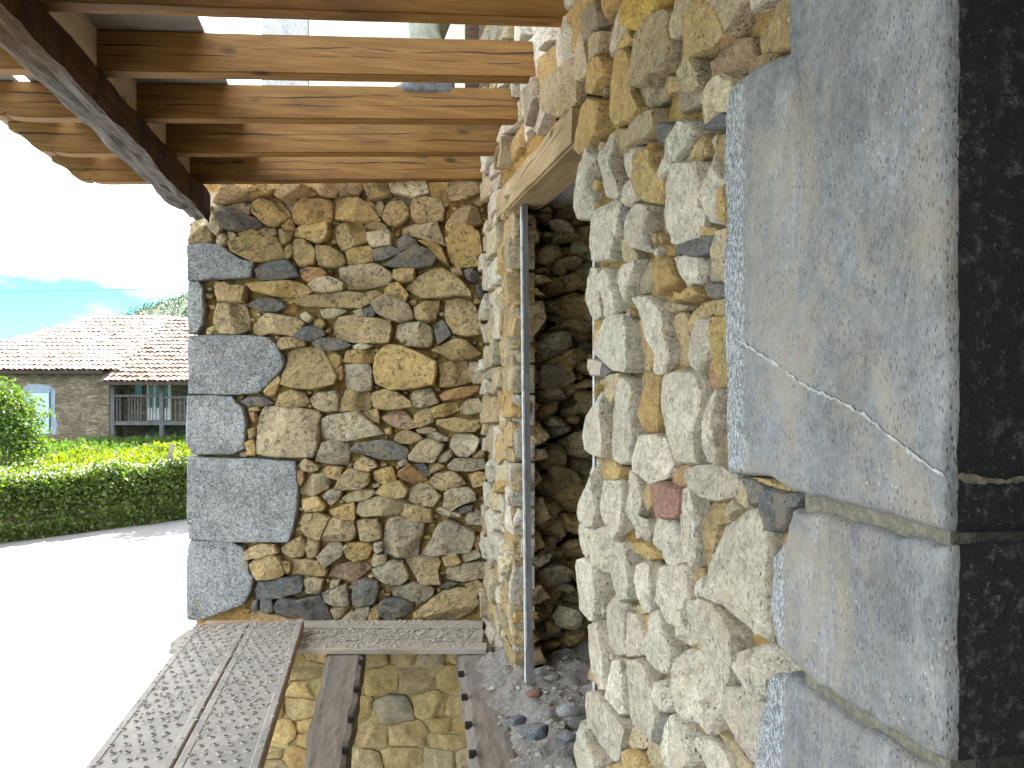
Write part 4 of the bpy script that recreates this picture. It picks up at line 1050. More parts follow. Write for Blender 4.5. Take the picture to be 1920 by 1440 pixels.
# ------------------------------------------------------------------ floor: scaffold planks, cross boards, joists
ZP = EYE - 1.252
def scaffold_plank(x0, x1, label, y0=.9, y1=4.36):
    r = empty('scaffold_plank', ((x0 + x1) / 2, (y0 + y1) / 2, ZP - .05), label, 'plank', 'perforated steel scaffold planks')
    bm = bmesh.new()
    prof = [(x0 + .012, -.052), (x0, -.052), (x0, -.006), (x0 + .006, 0), (x0 + .03, .0), (x0 + .034, -.003), (x1 - .034, -.003), (x1 - .03, 0), (x1 - .006, 0), (x1, -.006), (x1, -.052), (x1 - .012, -.052)]
    ny = 30; rows = []
    for i in range(ny + 1):
        y = y0 + (y1 - y0) * i / ny
        rows.append([bm.verts.new((x, y, ZP + z + .0015 * mnoise.noise(Vector((x * 9, y * 3, 1))))) for x, z in prof])
    for i in range(ny):
        for k in range(len(prof) - 1): bm.faces.new((rows[i][k + 1], rows[i][k], rows[i + 1][k], rows[i + 1][k + 1]))
    me_side = [f for f in bm.faces]
    o = mk_bm('plank_top', bm, M['plank'], r)
    nseg = len(prof) - 1
    o.data.materials.append(M['plank_rust'])
    o.data.polygons.foreach_set('material_index', [1 if (k % nseg) in (0, 1, nseg - 2, nseg - 1) else 0 for k in range(len(o.data.polygons))])
    m = MB(); hmb = MB()
    cols = 5; pitch = (x1 - x0 - .07) / (cols - .5); y = y0 + .03; row = 0
    while y < y1 - .03:
        for c in range(cols):
            x = x0 + .035 + pitch * (c + .25 + (.5 if row % 2 else 0)) - pitch * .25
            if x > x1 - .035: continue
            n = 10; V = []; Fc = []
            for rr, zz in ((.0120, -.003), (.0092, .0016), (.0074, .0030), (.0062, .0012)):
                for k in range(n): V.append((x + rr * math.cos(2 * math.pi * k / n), y + rr * math.sin(2 * math.pi * k / n), ZP + zz))
            for a in range(3):
                for k in range(n): Fc.append((a * n + k, a * n + (k + 1) % n, (a + 1) * n + (k + 1) % n, (a + 1) * n + k))
            m.add(V, Fc)
            hmb.add([(x + .0063 * math.cos(2 * math.pi * k / n), y + .0063 * math.sin(2 * math.pi * k / n), ZP + .0008) for k in range(n)], [tuple(range(n))])
        y += .0265 * 2 if False else .066; row += 1
    tag(m.build('raised_rims', M['plank'], r, True), kind='stuff')
    tag(hmb.build('drain_holes', M['hole'], r), kind='stuff')
    # pressed end plate
    e = MB(); e.box(x0 + .004, x1 - .004, y1 - .004, y1 + .004, ZP - .05, ZP + .004); e.build('end_plate', M['plank_rust'], r)
    return r
scaffold_plank(-.952, -.664, 'perforated steel scaffold plank on the outer, street side')
scaffold_plank(-.658, -.370, 'perforated steel scaffold plank nearer the house wall')
# grit lying on the far ends of the planks
gm = MB()
for i in range(900):
    x = rng.uniform(-.95, -.372); f = rng.random() ** 2.2; y = 4.34 - f * 1.6; s = rng.uniform(.003, .009)
    V, Fc = rock_geo(rng, s * 1.2, s, s * .8, 1); gm.add([(x + a, y + b, ZP + .001 + c * .7) for a, b, c in V], Fc)
for i in range(1500):
    xc = rng.uniform(-1.15, -.20); d = rng.uniform(3.93, 4.42); s = rng.uniform(.003, .010) * (1.8 if rng.random() < .06 else 1)
    p = cpt(xc, d, -1.318); V, Fc = rock_geo(rng, s * 1.2, s, s * .8, 1); gm.add([(p[0] + a, p[1] + b, p[2] + c * .7) for a, b, c in V], Fc)
tag(gm.build('grit', M['grit'], None, False), 'crumbs of mortar and grit lying on the boards by the end wall', 'grit', None, 'stuff')
# cross boards against the end wall, running under the steel planks
ZB = -1.320
bl = ['dusty cross board tight against the stone end wall', 'wide dusty middle cross board strewn with grit', 'narrow front cross board with a clean sawn edge']
for i, (d0, d1, xa, xb, dz) in enumerate(((4.275, 4.415, -1.80, -.17, .002), (4.03, 4.265, -1.845, -.16, -.004), (3.915, 4.02, -1.80, -.135, .0))):
    o = bevel_box('cross_board', xa, xb, d0, d1, ZB + dz - .028, ZB + dz, M['board'], None, .004, lambda x, d, z: cpt(x, d, z))
    tag(o, bl[i], 'board', 'cross boards at the end wall')
# joists of the opened floor
def joist(xn0, xn1, xf0, xf1, label):
    r = empty('floor_joist', ((xn0 + xn1) / 2, 3.0, EYE - 1.5), label, 'joist', 'joists of the opened floor')
    bm = bmesh.new(); rows = []; N = 60
    for i in range(N + 1):
        y = 1.4 + 3.0 * i / N; f = (y - 2.7) / 1.2
        a = xn0 + (xf0 - xn0) * f; b = xn1 + (xf1 - xn1) * f
        w1 = .014 * mnoise.fractal(Vector((y * 4, a * 9, 1)), .9, 2, 4); w2 = .014 * mnoise.fractal(Vector((y * 4, b * 9, 5)), .9, 2, 4)
        zt = EYE - 1.352
        ro = [(a + w1, zt - .15), (a + w1, zt - .012)]
        for k in range(1, 8):
            x = a + w1 + (b + w2 - a - w1) * k / 8; ro.append((x, zt + .008 * mnoise.fractal(Vector((x * 15, y * 9, 2)), .9, 2, 4)))
        ro += [(b + w2, zt - .012), (b + w2, zt - .15)]
        rows.append([bm.verts.new((x, y, z)) for x, z in ro])
    K = len(rows[0])
    for i in range(N):
        for k in range(K): bm.faces.new((rows[i][k], rows[i][(k + 1) % K], rows[i + 1][(k + 1) % K], rows[i + 1][k]))
    bmesh.ops.recalc_face_normals(bm, faces=bm.faces)
    mk_bm('joist_timber', bm, M['joist'], r, False)
    for k, (y, s) in enumerate(((3.88, 1), (3.52, 1), (3.20, 1), (2.92, 1), (3.62, -1), (3.34, -1), (3.05, -1), (2.80, -1))):
        f = (y - 2.7) / 1.2
        e = (xn1 + (xf1 - xn1) * f) if s > 0 else (xn0 + (xf0 - xn0) * f)
        if s > 0 and xn1 > .5: continue
        if s < 0 and xn1 < .5: continue
        nb = MB(); nb.box(e - .014, e + .014, y - .011, y + .011, EYE - 1.36, EYE - 1.336); nb.build('nail_block', M['hole'], r)
    return r
joist(-.252, -.104, -.235, -.045, 'grey dusty floor joist in the middle of the open floor')
joist(.372, .552, .452, .640, 'grey dusty floor joist alongside the house wall')

# ------------------------------------------------------------------ rest of the building round the porch
# inner room behind the doorways
ew = MB(); ew.box(-1.1, XW + .6, -2.6, -2.0, 0, EYE + 1.4); o = ew.build('end_wall', M['core']); tag(o, kind='structure')  # unseen wall behind the camera, added to block light from there
room = MB()
room.box(4.6, 4.8, -3.2, 6, 0, EYE + 3); room.box(XW + .62, 4.6, 5.0, 5.2, 0, EYE + 3); room.box(XW + .62, 4.6, -3.2, -3.0, 0, EYE + 3)
room.box(XW + .62, 4.6, -3.2, 5.2, EYE + 1.5, EYE + 1.6); room.box(XW + .62, 4.6, -3.2, 5.2, EYE - 1.42, EYE - 1.32)
o = room.build('room_walls', M['core']); tag(o, kind='structure')
# taller wing beyond the end wall, seen through the rafters
M['render'] = flat('pale_render', (.62, .57, .50), .9, .12, 6, .2)
wg = empty('house_wing', cpt(-.6, 5.9, -EYE), 'taller pale rendered wing with granite corner, glimpsed between the rafters', 'building')
DW = 5.7
wx0 = (490 - 960) / F * DW; wx1 = (578 - 960) / F * DW
wm = MB(); wm.box(wx1 + .004, .9, DW + .004, DW + .5, -EYE, 5.4, lambda x, d, z: cpt(x, d, z)); wm.build('render_wall', M['render'], wg)
z = -EYE; k = 0
rng = random.Random(77)
while z < 5.3:
    h = rng.uniform(.5, .75)
    bevel_box('corner_block', wx0 + (.0 if k % 2 else .004), wx1, DW, DW + .5, z + .004, z + h - .004, M['ashlar'], wg, .01, lambda x, d, zz: cpt(x, d, zz), (.46, .48, .52))
    z += h; k += 1
tp = empty('timber_post', (XW - .1, 4.9, EYE + 1.45), 'dark brown timber post standing above the rafters by the wall', 'post')
bevel_box('post_body', (872 - 960) / F * 5.4, (903 - 960) / F * 5.4, 5.38, 5.48, 1.26, 3.2, M['beam'], tp, .006, lambda x, d, z: cpt(x, d, z))

# ------------------------------------------------------------------ person standing on the rafters (seen: shoe and trouser legs)
pe = empty('person', (-.30, 3.55, zr(-.3) + RH), 'person in grey green work trousers standing on the rafters, only the legs showing', 'person')
M['trouser'] = flat('olive_work_trousers', (.20, .21, .17), .9, .25, 18, .5)
M['shoe'] = flat('dark_grey_shoe', (.13, .13, .14), .7, .3, 30, .3)
M['skin'] = flat('skin', (.52, .33, .24), .6, .06, 20, .05)
M['shirt'] = flat('work_shirt', (.24, .27, .33), .9, .2, 14, .4)
M['hair'] = flat('dark_hair', (.05, .04, .03), .7, .3, 60, .4)
def skinned(name, verts, edges, radii, mat, root=0, sub=2):
    me = bpy.data.meshes.new(name); me.from_pydata(verts, edges, []); me.materials.append(mat)
    o = bpy.data.objects.new(name, me); COL.objects.link(o)
    sm = o.modifiers.new('skin', 'SKIN'); sm.use_smooth_shade = True
    for i, r in enumerate(radii):
        sv = me.skin_vertices[0].data[i]; sv.radius = (r, r) if not isinstance(r, tuple) else r; sv.use_root = (i == root)
    ss = o.modifiers.new('sub', 'SUBSURF'); ss.levels = sub; ss.render_levels = sub
    WL[o.name] = (0, 0, 0)
    dg = bpy.context.evaluated_depsgraph_get(); em = bpy.data.meshes.new_from_object(o.evaluated_get(dg))
    V = [tuple(v.co) for v in em.vertices]; Fc = [list(p.vertices) for p in em.polygons]
    bpy.data.objects.remove(o); bpy.data.meshes.remove(em)
    return V, Fc
zf = zr(-.3) + RH                        # top of the rafters
f1 = wpt(742, 160, 3.62); f2 = wpt(838, 160, 3.62)     # ends of the shoe in view
fx0, fy0 = f1[0], f1[1]; fx1, fy1 = f2[0], f2[1]
# feet: one along the third rafter, the other a step behind on the fourth
hA = Vector((fx1 - .07, RY[2] + .035, zf)); hB = Vector((fx0 + .12, RY[4] + .035, zf + .004))
hip = Vector(((hA.x + hB.x) / 2 + .10, (hA.y + hB.y) / 2, zf + .78))
def leg(h, off, kn):
    ank = h + Vector((0, 0, .09)); hp = hip + off
    kne = ank.lerp(hp, .5) + Vector(kn)
    return [tuple(ank), tuple(ank.lerp(kne, .5)), tuple(kne), tuple(kne.lerp(hp, .55)), tuple(hp)]
la = leg(hA, Vector((0, -.10, 0)), (-.08, 0, 0)); lb = leg(hB, Vector((0, .10, 0)), (-.05, 0, .0))
V = [tuple(hip), tuple(hip + Vector((-.02, 0, .24))), tuple(hip + Vector((-.04, 0, .45))), tuple(hip + Vector((-.05, 0, .54))), tuple(hip + Vector((-.06, 0, .64))), tuple(hip + Vector((-.06, 0, .76)))] + la[::-1] + lb[::-1]
E = [(0, 1), (1, 2), (2, 3), (3, 4), (4, 5), (0, 6), (6, 7), (7, 8), (8, 9), (9, 10), (0, 11), (11, 12), (12, 13), (13, 14), (14, 15)]
Rr = [.15, .15, .17, .07, .085, .085] + [.115, .10, .08, .082, .075] * 2
for s in (-1, 1):
    sh = hip + Vector((-.04, .20 * s, .47)); n = len(V)
    V += [tuple(sh), tuple(sh + Vector((-.02, .05 * s, -.28))), tuple(sh + Vector((-.26, .02 * s, -.26))), tuple(sh + Vector((-.34, .02 * s, -.22)))]
    E += [(2, n), (n, n + 1), (n + 1, n + 2), (n + 2, n + 3)]; Rr += [.07, .052, .036, .030]
    for q in range(5):
        hb = Vector(V[n + 3]); m0 = len(V); dy = (q - 2) * .017
        if q == 4: V += [tuple(hb + Vector((.02, .03 * -s, -.02))), tuple(hb + Vector((0, .05 * -s, -.05)))]
        else: V += [tuple(hb + Vector((-.03, dy, -.05))), tuple(hb + Vector((-.03, dy, -.09 - .008 * (1 - abs(q - 1.5)))))]
        E += [(n + 3, m0), (m0, m0 + 1)]; Rr += [.010, .008]
Vv, Fc = skinned('body', V, E, Rr, M['trouser'])
ob = mk('body', Vv, Fc, M['trouser'], pe, True, mats=[M['shirt'], M['skin'], M['hair']])
mi = []
for p in ob.data.polygons:
    c = np.array(p.center) + np.array(WL[ob.name]); dz = c[2] - hip.z
    hx = c[0] - (hip.x - .06)
    mi.append(2 if (dz > .53 and not (dz > .70 or hx > .03)) or (dz > -.2 and dz < .12 and abs(c[1] - hip.y) > .19) else 3 if dz > .60 else 1 if dz > .08 else 0)
ob.data.polygons.foreach_set('material_index', mi)
def shoe(h, ang):
    bm = bmesh.new(); rows = []
    for i in range(13):
        f = i / 12; x = -.09 + .28 * f
        hw = .036 + .012 * math.sin(f * 3.0) - (.018 if f > .9 else 0) - (.010 if f < .08 else 0)
        hh = .115 if f < .35 else .115 - .065 * ((f - .35) / .5) if f < .85 else .05 - .02 * ((f - .85) / .15)
        row = []
        for k in range(12):
            a = 2 * math.pi * k / 12; cx, cz = math.cos(a), math.sin(a)
            row.append(bm.verts.new((x, hw * (abs(cx) ** .6) * (1 if cx > 0 else -1), hh / 2 + hh / 2 * (abs(cz) ** .6) * (1 if cz > 0 else -1))))
        rows.append(row)
    for i in range(12):
        for k in range(12): bm.faces.new((rows[i][k], rows[i][(k + 1) % 12], rows[i + 1][(k + 1) % 12], rows[i + 1][k]))
    bm.faces.new(rows[0][::-1]); bm.faces.new(rows[-1])
    ca, sa = math.cos(ang), math.sin(ang)
    for v in bm.verts: v.co = Vector((h.x + v.co.x * ca - v.co.y * sa, h.y + v.co.x * sa + v.co.y * ca, h.z + .002 + v.co.z))
    bmesh.ops.recalc_face_normals(bm, faces=bm.faces)
    so = mk_bm('shoe', bm, M['shoe'], pe, True)
    return so
shoe(hA, math.pi); shoe(hB, math.pi * .94)
# ------------------------------------------------------------------ street, bank, field
def road_mat():
    t = NT('pale_concrete_road')
    tc = t.new('ShaderNodeTexCoord'); v = tc.outputs['Object']
    n1 = t.noise(v, .35, 6, .65); n2 = t.noise(v, 5, 6, .7); n3 = t.noise(v, 60, 4, .7)
    c = t.mix(t.ramp(n1, .35, .65), (.115, .115, .115), (.15, .149, .146))
    c = t.mix(t.ramp(n2, .5, .72, 0, .4), c, (.10, .10, .10))
    c = t.mix(t.ramp(n3, .55, .72, 0, .35), c, (.085, .085, .085))
    return t.fin(c, .9, t.bump(t.math('ADD', n2, n3), .25, .01), .2)
M['road'] = road_mat()
M['earth'] = flat('grassy_earth', (.055, .06, .025), .95, .4, 1.2, .3)
def sheet(name, P, z, mat):
    m = mk(name, [(p[0], p[1], z if len(p) == 2 else p[2]) for p in P], [tuple(range(len(P)))], mat)
    tag(m, kind='structure'); return m
sheet('ground', [(-900, -900), (900, -900), (900, 900), (-900, 900)], -.02, M['earth'])
def rp(px, py):                                # road-level point under a pixel
    d = EYE * F / (py - 745); return cpt((px - 960) / F * d, d, -EYE)
e0, e1, e2, e3 = rp(-900, 1140), rp(0, 1018), rp(352, 972), rp(640, 945)
far = [cpt(-60, 9.0, 0), e0, e1, e2, e3, cpt(2.0, 34, 0), cpt(12, 50, 0)]
near = [cpt(30, -30, 0), cpt(-60, -30, 0)]
sheet('road', [(p[0], p[1]) for p in near + far], 0.0, M['road'])
# bank and field beyond the road: profile swept along the road's far edge
rng = random.Random(91)
fe = [cpt(-60, 9.0, 0), e0, e1, e2, e3, cpt(2.0, 34, 0)]
def edge_at(s):
    i = min(int(s), len(fe) - 2); f = s - i
    return fe[i][0] * (1 - f) + fe[i + 1][0] * f, fe[i][1] * (1 - f) + fe[i + 1][1] * f
NX = (SA * .9 - CA * .43, CA * .9 + SA * .43)
V = []; Fc = []
prof = [(-.15, -.05), (.0, .02), (.12, .45), (.25, .85), (.45, 1.05), (1.3, 1.12), (2.5, 1.2), (5, 1.42), (8, 1.62), (12, 1.68), (30, 1.8), (60, 2.2)]
NS = 60
for i in range(NS + 1):
    x, y = edge_at(i / NS * (len(fe) - 1.001))
    for (o_, z_) in prof:
        w = .12 * mnoise.noise(Vector((x * .8, y * .8, o_))) if .1 < o_ < 20 else 0
        V.append((x + NX[0] * o_, y + NX[1] * o_, z_ + w))
n = len(prof)
for i in range(NS):
    for k in range(n - 1): Fc.append((i * n + k, (i + 1) * n + k, (i + 1) * n + k + 1, i * n + k + 1))
o = mk('terrain', V, Fc, M['earth'], None, True); tag(o, kind='structure')

# ------------------------------------------------------------------ leaves
def leaf_mat(name, c0, c1, trans=.45, rough=.5):
    t = NT(name)
    geo = t.new('ShaderNodeNewGeometry')
    tc = t.new('ShaderNodeTexCoord')
    r = geo.outputs['Random Per Island']
    big = t.noise(tc.outputs['Object'], 1.1, 4, .6)
    c = t.mix(t.math('ADD', t.math('MULTIPLY', r, .6), t.math('MULTIPLY', big, .5)), c0, c1)
    t.setin(t.b.inputs['Base Color'], c); t.b.inputs['Roughness'].default_value = rough
    t.b.inputs['Specular IOR Level'].default_value = .35
    tr = t.new('ShaderNodeBsdfTranslucent'); hs = t.new('ShaderNodeHueSaturation'); hs.inputs['Saturation'].default_value = 1.15; hs.inputs['Value'].default_value = 1.5
    t.link(c, hs.inputs['Color']); t.link(hs.outputs[0], tr.inputs['Color'])
    mx = t.new('ShaderNodeMixShader'); mx.inputs[0].default_value = trans
    t.link(t.b.outputs[0], mx.inputs[1]); t.link(tr.outputs[0], mx.inputs[2])
    t.link(mx.outputs[0], t.n['Material Output'].inputs['Surface'])
    return t.m
M['leaf_dark'] = leaf_mat('bramble_leaf', (.018, .036, .008), (.10, .135, .024))
M['leaf_mid'] = leaf_mat('shrub_leaf', (.03, .06, .011), (.078, .125, .023))
M['leaf_lime'] = leaf_mat('meadow_leaf', (.062, .092, .012), (.135, .17, .024))
M['leaf_far'] = leaf_mat('far_woods', (.02, .042, .022), (.05, .085, .04), .2)
M['straw'] = leaf_mat('dry_stems', (.09, .07, .035), (.16, .125, .06), .2)
M['flower'] = flat('white_flower', (.75, .75, .70), .8, .1)
def leaves(name, C, size, mat, parent=None, nprng=None, long=1.6, upright=0.0):
    """one small folded leaf (two quads) at each centre"""
    C = np.asarray(C); n = len(C); q = nprng
    d = q.normal(size=(n, 3)); d[:, 2] += upright * 2; d /= np.linalg.norm(d, axis=1)[:, None]
    u = q.normal(size=(n, 3)); u -= d * (u * d).sum(1)[:, None]; u /= np.linalg.norm(u, axis=1)[:, None]
    w = np.cross(d, u)
    s = size * q.uniform(.55, 1.25, (n, 1))
    a = C - d * s * long / 2; b = C + d * s * long / 2
    l = C + u * s * .5 + w * s * .15; r = C - u * s * .5 + w * s * .15
    V = np.stack([a, l, b, r], 1).reshape(-1, 3)
    idx = np.arange(n) * 4
    Fc = np.concatenate([np.stack([idx, idx + 1, idx + 2], 1), np.stack([idx, idx + 2, idx + 3], 1)])
    return mk(name, V, Fc.tolist(), mat, parent)
q = np.random.default_rng(4)
# bramble hedge clothing the bank
def bank_pts(n, o0, o1, hlo, hhi, s0=1.2, s1=4.2, pw=1.0):
    out = []
    for _ in range(n):
        s = q.uniform(s0, s1); x, y = edge_at(s)
        o_ = o0 + (o1 - o0) * q.random() ** pw
        z_ = np.interp(o_, [p[0] for p in prof], [p[1] for p in prof])
        lump = .45 + .75 * mnoise.fractal(Vector((x * .55, y * .55, o_ * .8)), .9, 2.1, 4)
        h = q.uniform(hlo, hhi) * (.35 + 1.0 * max(0, lump))
        out.append((x + NX[0] * (o_ - .55 * h), y + NX[1] * (o_ - .55 * h), z_ + h))
    return out
hd = empty('bramble_hedge', (e1[0], e1[1], 0), 'dark green bramble hedge covering the bank along the road', 'hedge')
leaves('foliage', bank_pts(18000, -.12, .75, .02, .60, 1.2, 4.2), .085, M['leaf_dark'], hd, q)
leaves('foliage', bank_pts(9000, .10, 1.5, .15, .66, 1.2, 4.2), .08, M['leaf_mid'], hd, q)
leaves('dry_stalks', bank_pts(900, -.05, .25, .0, .20, 1.2, 4.2), .06, M['straw'], hd, q, 4.0)
# ragged grassy verge along the edge of the carriageway
vp_ = []
for _ in range(5200):
    s_ = q.uniform(1.2, 4.2); x, y = edge_at(s_)
    wv = .22 + .5 * max(0, mnoise.fractal(Vector((x * .8, y * .8, 2)), .9, 2.1, 4)); o_ = .15 - q.random() ** 1.4 * wv
    vp_.append((x + NX[0] * o_, y + NX[1] * o_, .005 + q.random() ** 2 * (.10 + .12 * (o_ > 0))))
leaves('verge_grass', vp_[:3000], .05, M['leaf_mid'], hd, q, 2.4, .6); leaves('verge_grass', vp_[3000:], .05, M['straw'], hd, q, 2.6, .3)
# white blossom heads on the crest
bl_ = bank_pts(900, .35, 1.4, .62, .72, 1.7, 4.0)
leaves('blossom', [p for p in bl_], .05, M['flower'], hd, q, 1.0)
# tall meadow weeds on the field
def field_pts(n, o0, o1, h, s0=1.4, s1=4.2):
    out = []
    for _ in range(n):
        s = q.uniform(s0, s1); x, y = edge_at(s); o_ = q.uniform(o0, o1)
        lump = .55 + .45 * mnoise.fractal(Vector((x * .7, y * .7, 7 + o_ * .8)), .9, 2.1, 3)
        zb = np.interp(o_, [p[0] for p in prof], [p[1] for p in prof]); out.append((x + NX[0] * o_, y + NX[1] * o_, zb + h * lump * q.random() ** .7))
    return out
fg = leaves('grass', field_pts(15000, 1.3, 6.5, .62), .075, M['leaf_lime'], None, q, 2.6, .9)
tag(fg, 'tall sunlit yellow green weeds and grass on the field beyond the hedge', 'grass', None, 'stuff')
tp_ = []
for _ in range(260):                            # tall weed shoots breaking the crest
    s_ = q.uniform(1.4, 4.2); x, y = edge_at(s_); o_ = q.uniform(.2, 2.2); zb = np.interp(o_, [p[0] for p in prof], [p[1] for p in prof]); hh = q.uniform(.35, .85); dx, dy = q.normal(0, .12, 2)
    for k in range(26):
        f = q.random(); tp_.append((x + NX[0] * o_ + dx * f + q.normal(0, .05), y + NX[1] * o_ + dy * f + q.normal(0, .05), zb + hh * f))
leaves('shoots', tp_, .07, M['leaf_lime'], hd, q, 2.0, .5)
fg = leaves('grass', field_pts(9000, 5.5, 11.0, .60), .085, M['leaf_mid'], None, q, 2.6, .9)
tag(fg, 'shaded green grass growing along the foot of the old house', 'grass', None, 'stuff')
# leafy shrub at the left border
sx, sy, sz = wpt(8, 800, 22.5)
sh = empty('leafy_shrub', (sx, sy, 1.3), 'bright green leafy shrub at the left border in front of the house', 'shrub')
pts = []
cl = [(0, 0, .2, .95), (-.5, .2, .5, .8), (.35, -.1, -.3, .75), (.2, .1, .75, .55), (-.3, 0, 1.0, .55), (.75, 0, -.55, .5), (-.9, 0, 0, .9), (.5, .1, .25, .5)]
for cx, cy, cz, r in cl:
    k = int(1500 * r * r)
    d = q.normal(size=(k, 3)); d /= np.linalg.norm(d, axis=1)[:, None]
    rr = r * (.45 + .65 * q.random((k, 1)) ** .6) * (1 + .28 * np.sin(d[:, :1] * 7 + d[:, 2:] * 9))
    pts.append(np.array([sx, sy, sz]) + np.array([cx, cy, cz]) + d * rr)
leaves('crown', np.concatenate(pts), .085, M['leaf_mid'], sh, q)
m = MB()
for k in range(6):
    a = k * 1.05; m.tube([(sx + .1 * math.cos(a), sy + .1 * math.sin(a), 1.6), (sx + .35 * math.cos(a), sy + .3 * math.sin(a), sz - .2), (sx + .6 * math.cos(a), sy + .5 * math.sin(a), sz + .7)], [.035, .022, .008])
m.build('trunk', flat('bark', (.12, .09, .06)), sh)
# old stump in the weeds
st = wpt(318, 900, 22.3); m = MB(); m.tube([(st[0], st[1], 1.5), (st[0] + .02, st[1], 1.9), (st[0] + .08, st[1], 2.2)], [.09, .075, .05], 9)
tag(m.build('tree_stump', flat('grey_bark', (.16, .13, .10), .95, .4, 20, .6), None, True), 'short weathered stump leaning in the weeds beside the stone wall', 'stump')

# ------------------------------------------------------------------ old house across the road
HD = 31.0
def hp(px, py, d=HD): return wpt(px, py, d)
hs_ = empty('farmhouse', cpt(-17, HD + 3, -1.95), 'old stone farmhouse with tiled roof across the road', 'house')
def far_stone():
    t = NT('far_rubble')
    tc = t.new('ShaderNodeTexCoord'); v = tc.outputs['Object']
    vc = t.voro(t.mapping(v, (1, 1, 1.7)), 4.5, 'F1', 1.0, 'Color'); ve = t.voro(t.mapping(v, (1, 1, 1.7)), 4.5, 'DISTANCE_TO_EDGE')
    sepc = t.new('ShaderNodeSeparateColor'); t.link(vc, sepc.inputs[0])
    c = t.mix(sepc.outputs[0], (.10, .078, .055), (.21, .17, .125))
    c = t.mix(t.ramp(ve, .07, .02, 0, .8), c, (.18, .155, .12))
    c = t.mix(t.ramp(t.noise(v, 1.3, 5, .7), .45, .7, 0, .6), c, (.10, .08, .055))
    return t.fin(c, .95, t.bump(t.ramp(ve, .0, .12), .7, .05), .1)
M['far_stone'] = far_stone()
def X(px, d=HD): return (px - 960) / F * d
def Z(py, d=HD): return (745 - py) / F * d
xL, xM, xR = X(-160), X(205), X(470)
wz0 = -2.05
m = MB(); m.box(xL, xM, HD, HD + 8, wz0, Z(696), lambda x, d, z: cpt(x, d, z)); m.build('wall', M['far_stone'], hs_)
m = MB(); m.box(xM + .01, xR, HD + 1.1, HD + 8, wz0, Z(700), lambda x, d, z: cpt(x, d, z)); m.build('wall', M['far_stone'], hs_)
# window with a blue-grey rendered surround and a closed pale shutter
M['blue_render'] = flat('blue_grey_render', (.19, .23, .29), .9, .12, 3, .2)
M['shutter'] = flat('pale_blue_shutter', (.32, .42, .52), .7, .06, 4, .05)
M['old_white'] = flat('old_white_paint', (.62, .62, .60), .8, .15, 8, .2)
M['old_wood'] = flat('weathered_grey_wood', (.08, .08, .083), .9, .3, 9, .3)
M['glass_dark'] = flat('dark_glass', (.03, .035, .04), .15, .1, 4, .02, .5)
P = [(44, 726), (56, 719), (92, 722), (104, 732), (103, 770), (108, 800), (104, 815), (50, 815), (40, 800), (46, 760)]
V = [cpt(X(a), HD - .012, Z(b)) for a, b in P] + [cpt(X(a), HD + .05, Z(b)) for a, b in P]; n = len(P)
w_ = mk('window', V, [tuple(range(n))[::-1]] + [(i, (i + 1) % n, n + (i + 1) % n, n + i) for i in range(n)], M['blue_render'], hs_)
m = MB(); m.box(X(52), X(93), HD - .045, HD - .013, Z(813), Z(736), lambda x, d, z: cpt(x, d, z)); m.build('shutter', M['shutter'], w_)
m = MB(); m.box(X(49), X(96), HD - .07, HD - .014, Z(735.5), Z(728), lambda x, d, z: cpt(x, d, z)); m.build('window_head', M['blue_render'], w_)
m = MB(); m.box(X(93.2), X(95.2), HD - .06, HD - .012, Z(813), Z(736), lambda x, d, z: cpt(x, d, z)); m.build('shutter_frame', M['old_wood'], w_)
# balcony
BDp = HD - .35
def bxx(a, b, d0, d1, c, e, name, mat, parent): 
    m = MB(); m.box(X(a, BDp), X(b, BDp), d0, d1, Z(c, BDp), Z(e, BDp), lambda x, d, z: cpt(x, d, z)); return m.build(name, mat, parent)
bal = bxx(206, 420, BDp, HD + 1.1, 797, 790, 'balcony', M['old_wood'], hs_)
for a in (207, 299, 385): bxx(a, a + 7, BDp - .02, BDp + .12, 850, 716, 'post', M['old_wood'], bal)
bxx(214.5, 298.6, BDp + .0, BDp + .07, 744, 740, 'rail', M['old_wood'], bal); bxx(306.6, 384.6, BDp, BDp + .07, 747, 743, 'rail', M['old_wood'], bal)
for k in range(14):
    a = 218 + k * 5.6
    if k in (2, 3, 9): continue
    bxx(a, a + 1.5, BDp + .02, BDp + .05, 789.5, 744.5, 'baluster', M['old_wood'], bal)
for k in range(9): bxx(311 + k * 8.4, 312.6 + k * 8.4, BDp + .02, BDp + .05, 789.5, 747.5, 'baluster', M['old_wood'], bal)
dr = MB(); dr.box(X(252), X(298), HD + 1.05, HD + 1.098, Z(793), Z(716), lambda x, d, z: cpt(x, d, z)); dr = dr.build('balcony_door', M['old_white'], hs_)
for k in range(3):
    m = MB(); m.box(X(256 + k * 14), X(265 + k * 14), HD + 1.03, HD + 1.045, Z(765), Z(722), lambda x, d, z: cpt(x, d, z)); m.build('pane', M['glass_dark'], dr)
m = MB(); m.box(X(228), X(243), HD + 1.06, HD + 1.095, Z(742), Z(714), lambda x, d, z: cpt(x, d, z)); m.build('small_window', M['glass_dark'], hs_)
m = MB(); m.box(X(330), X(345), HD + 1.06, HD + 1.095, Z(760), Z(722), lambda x, d, z: cpt(x, d, z)); m.build('small_window', M['glass_dark'], hs_)
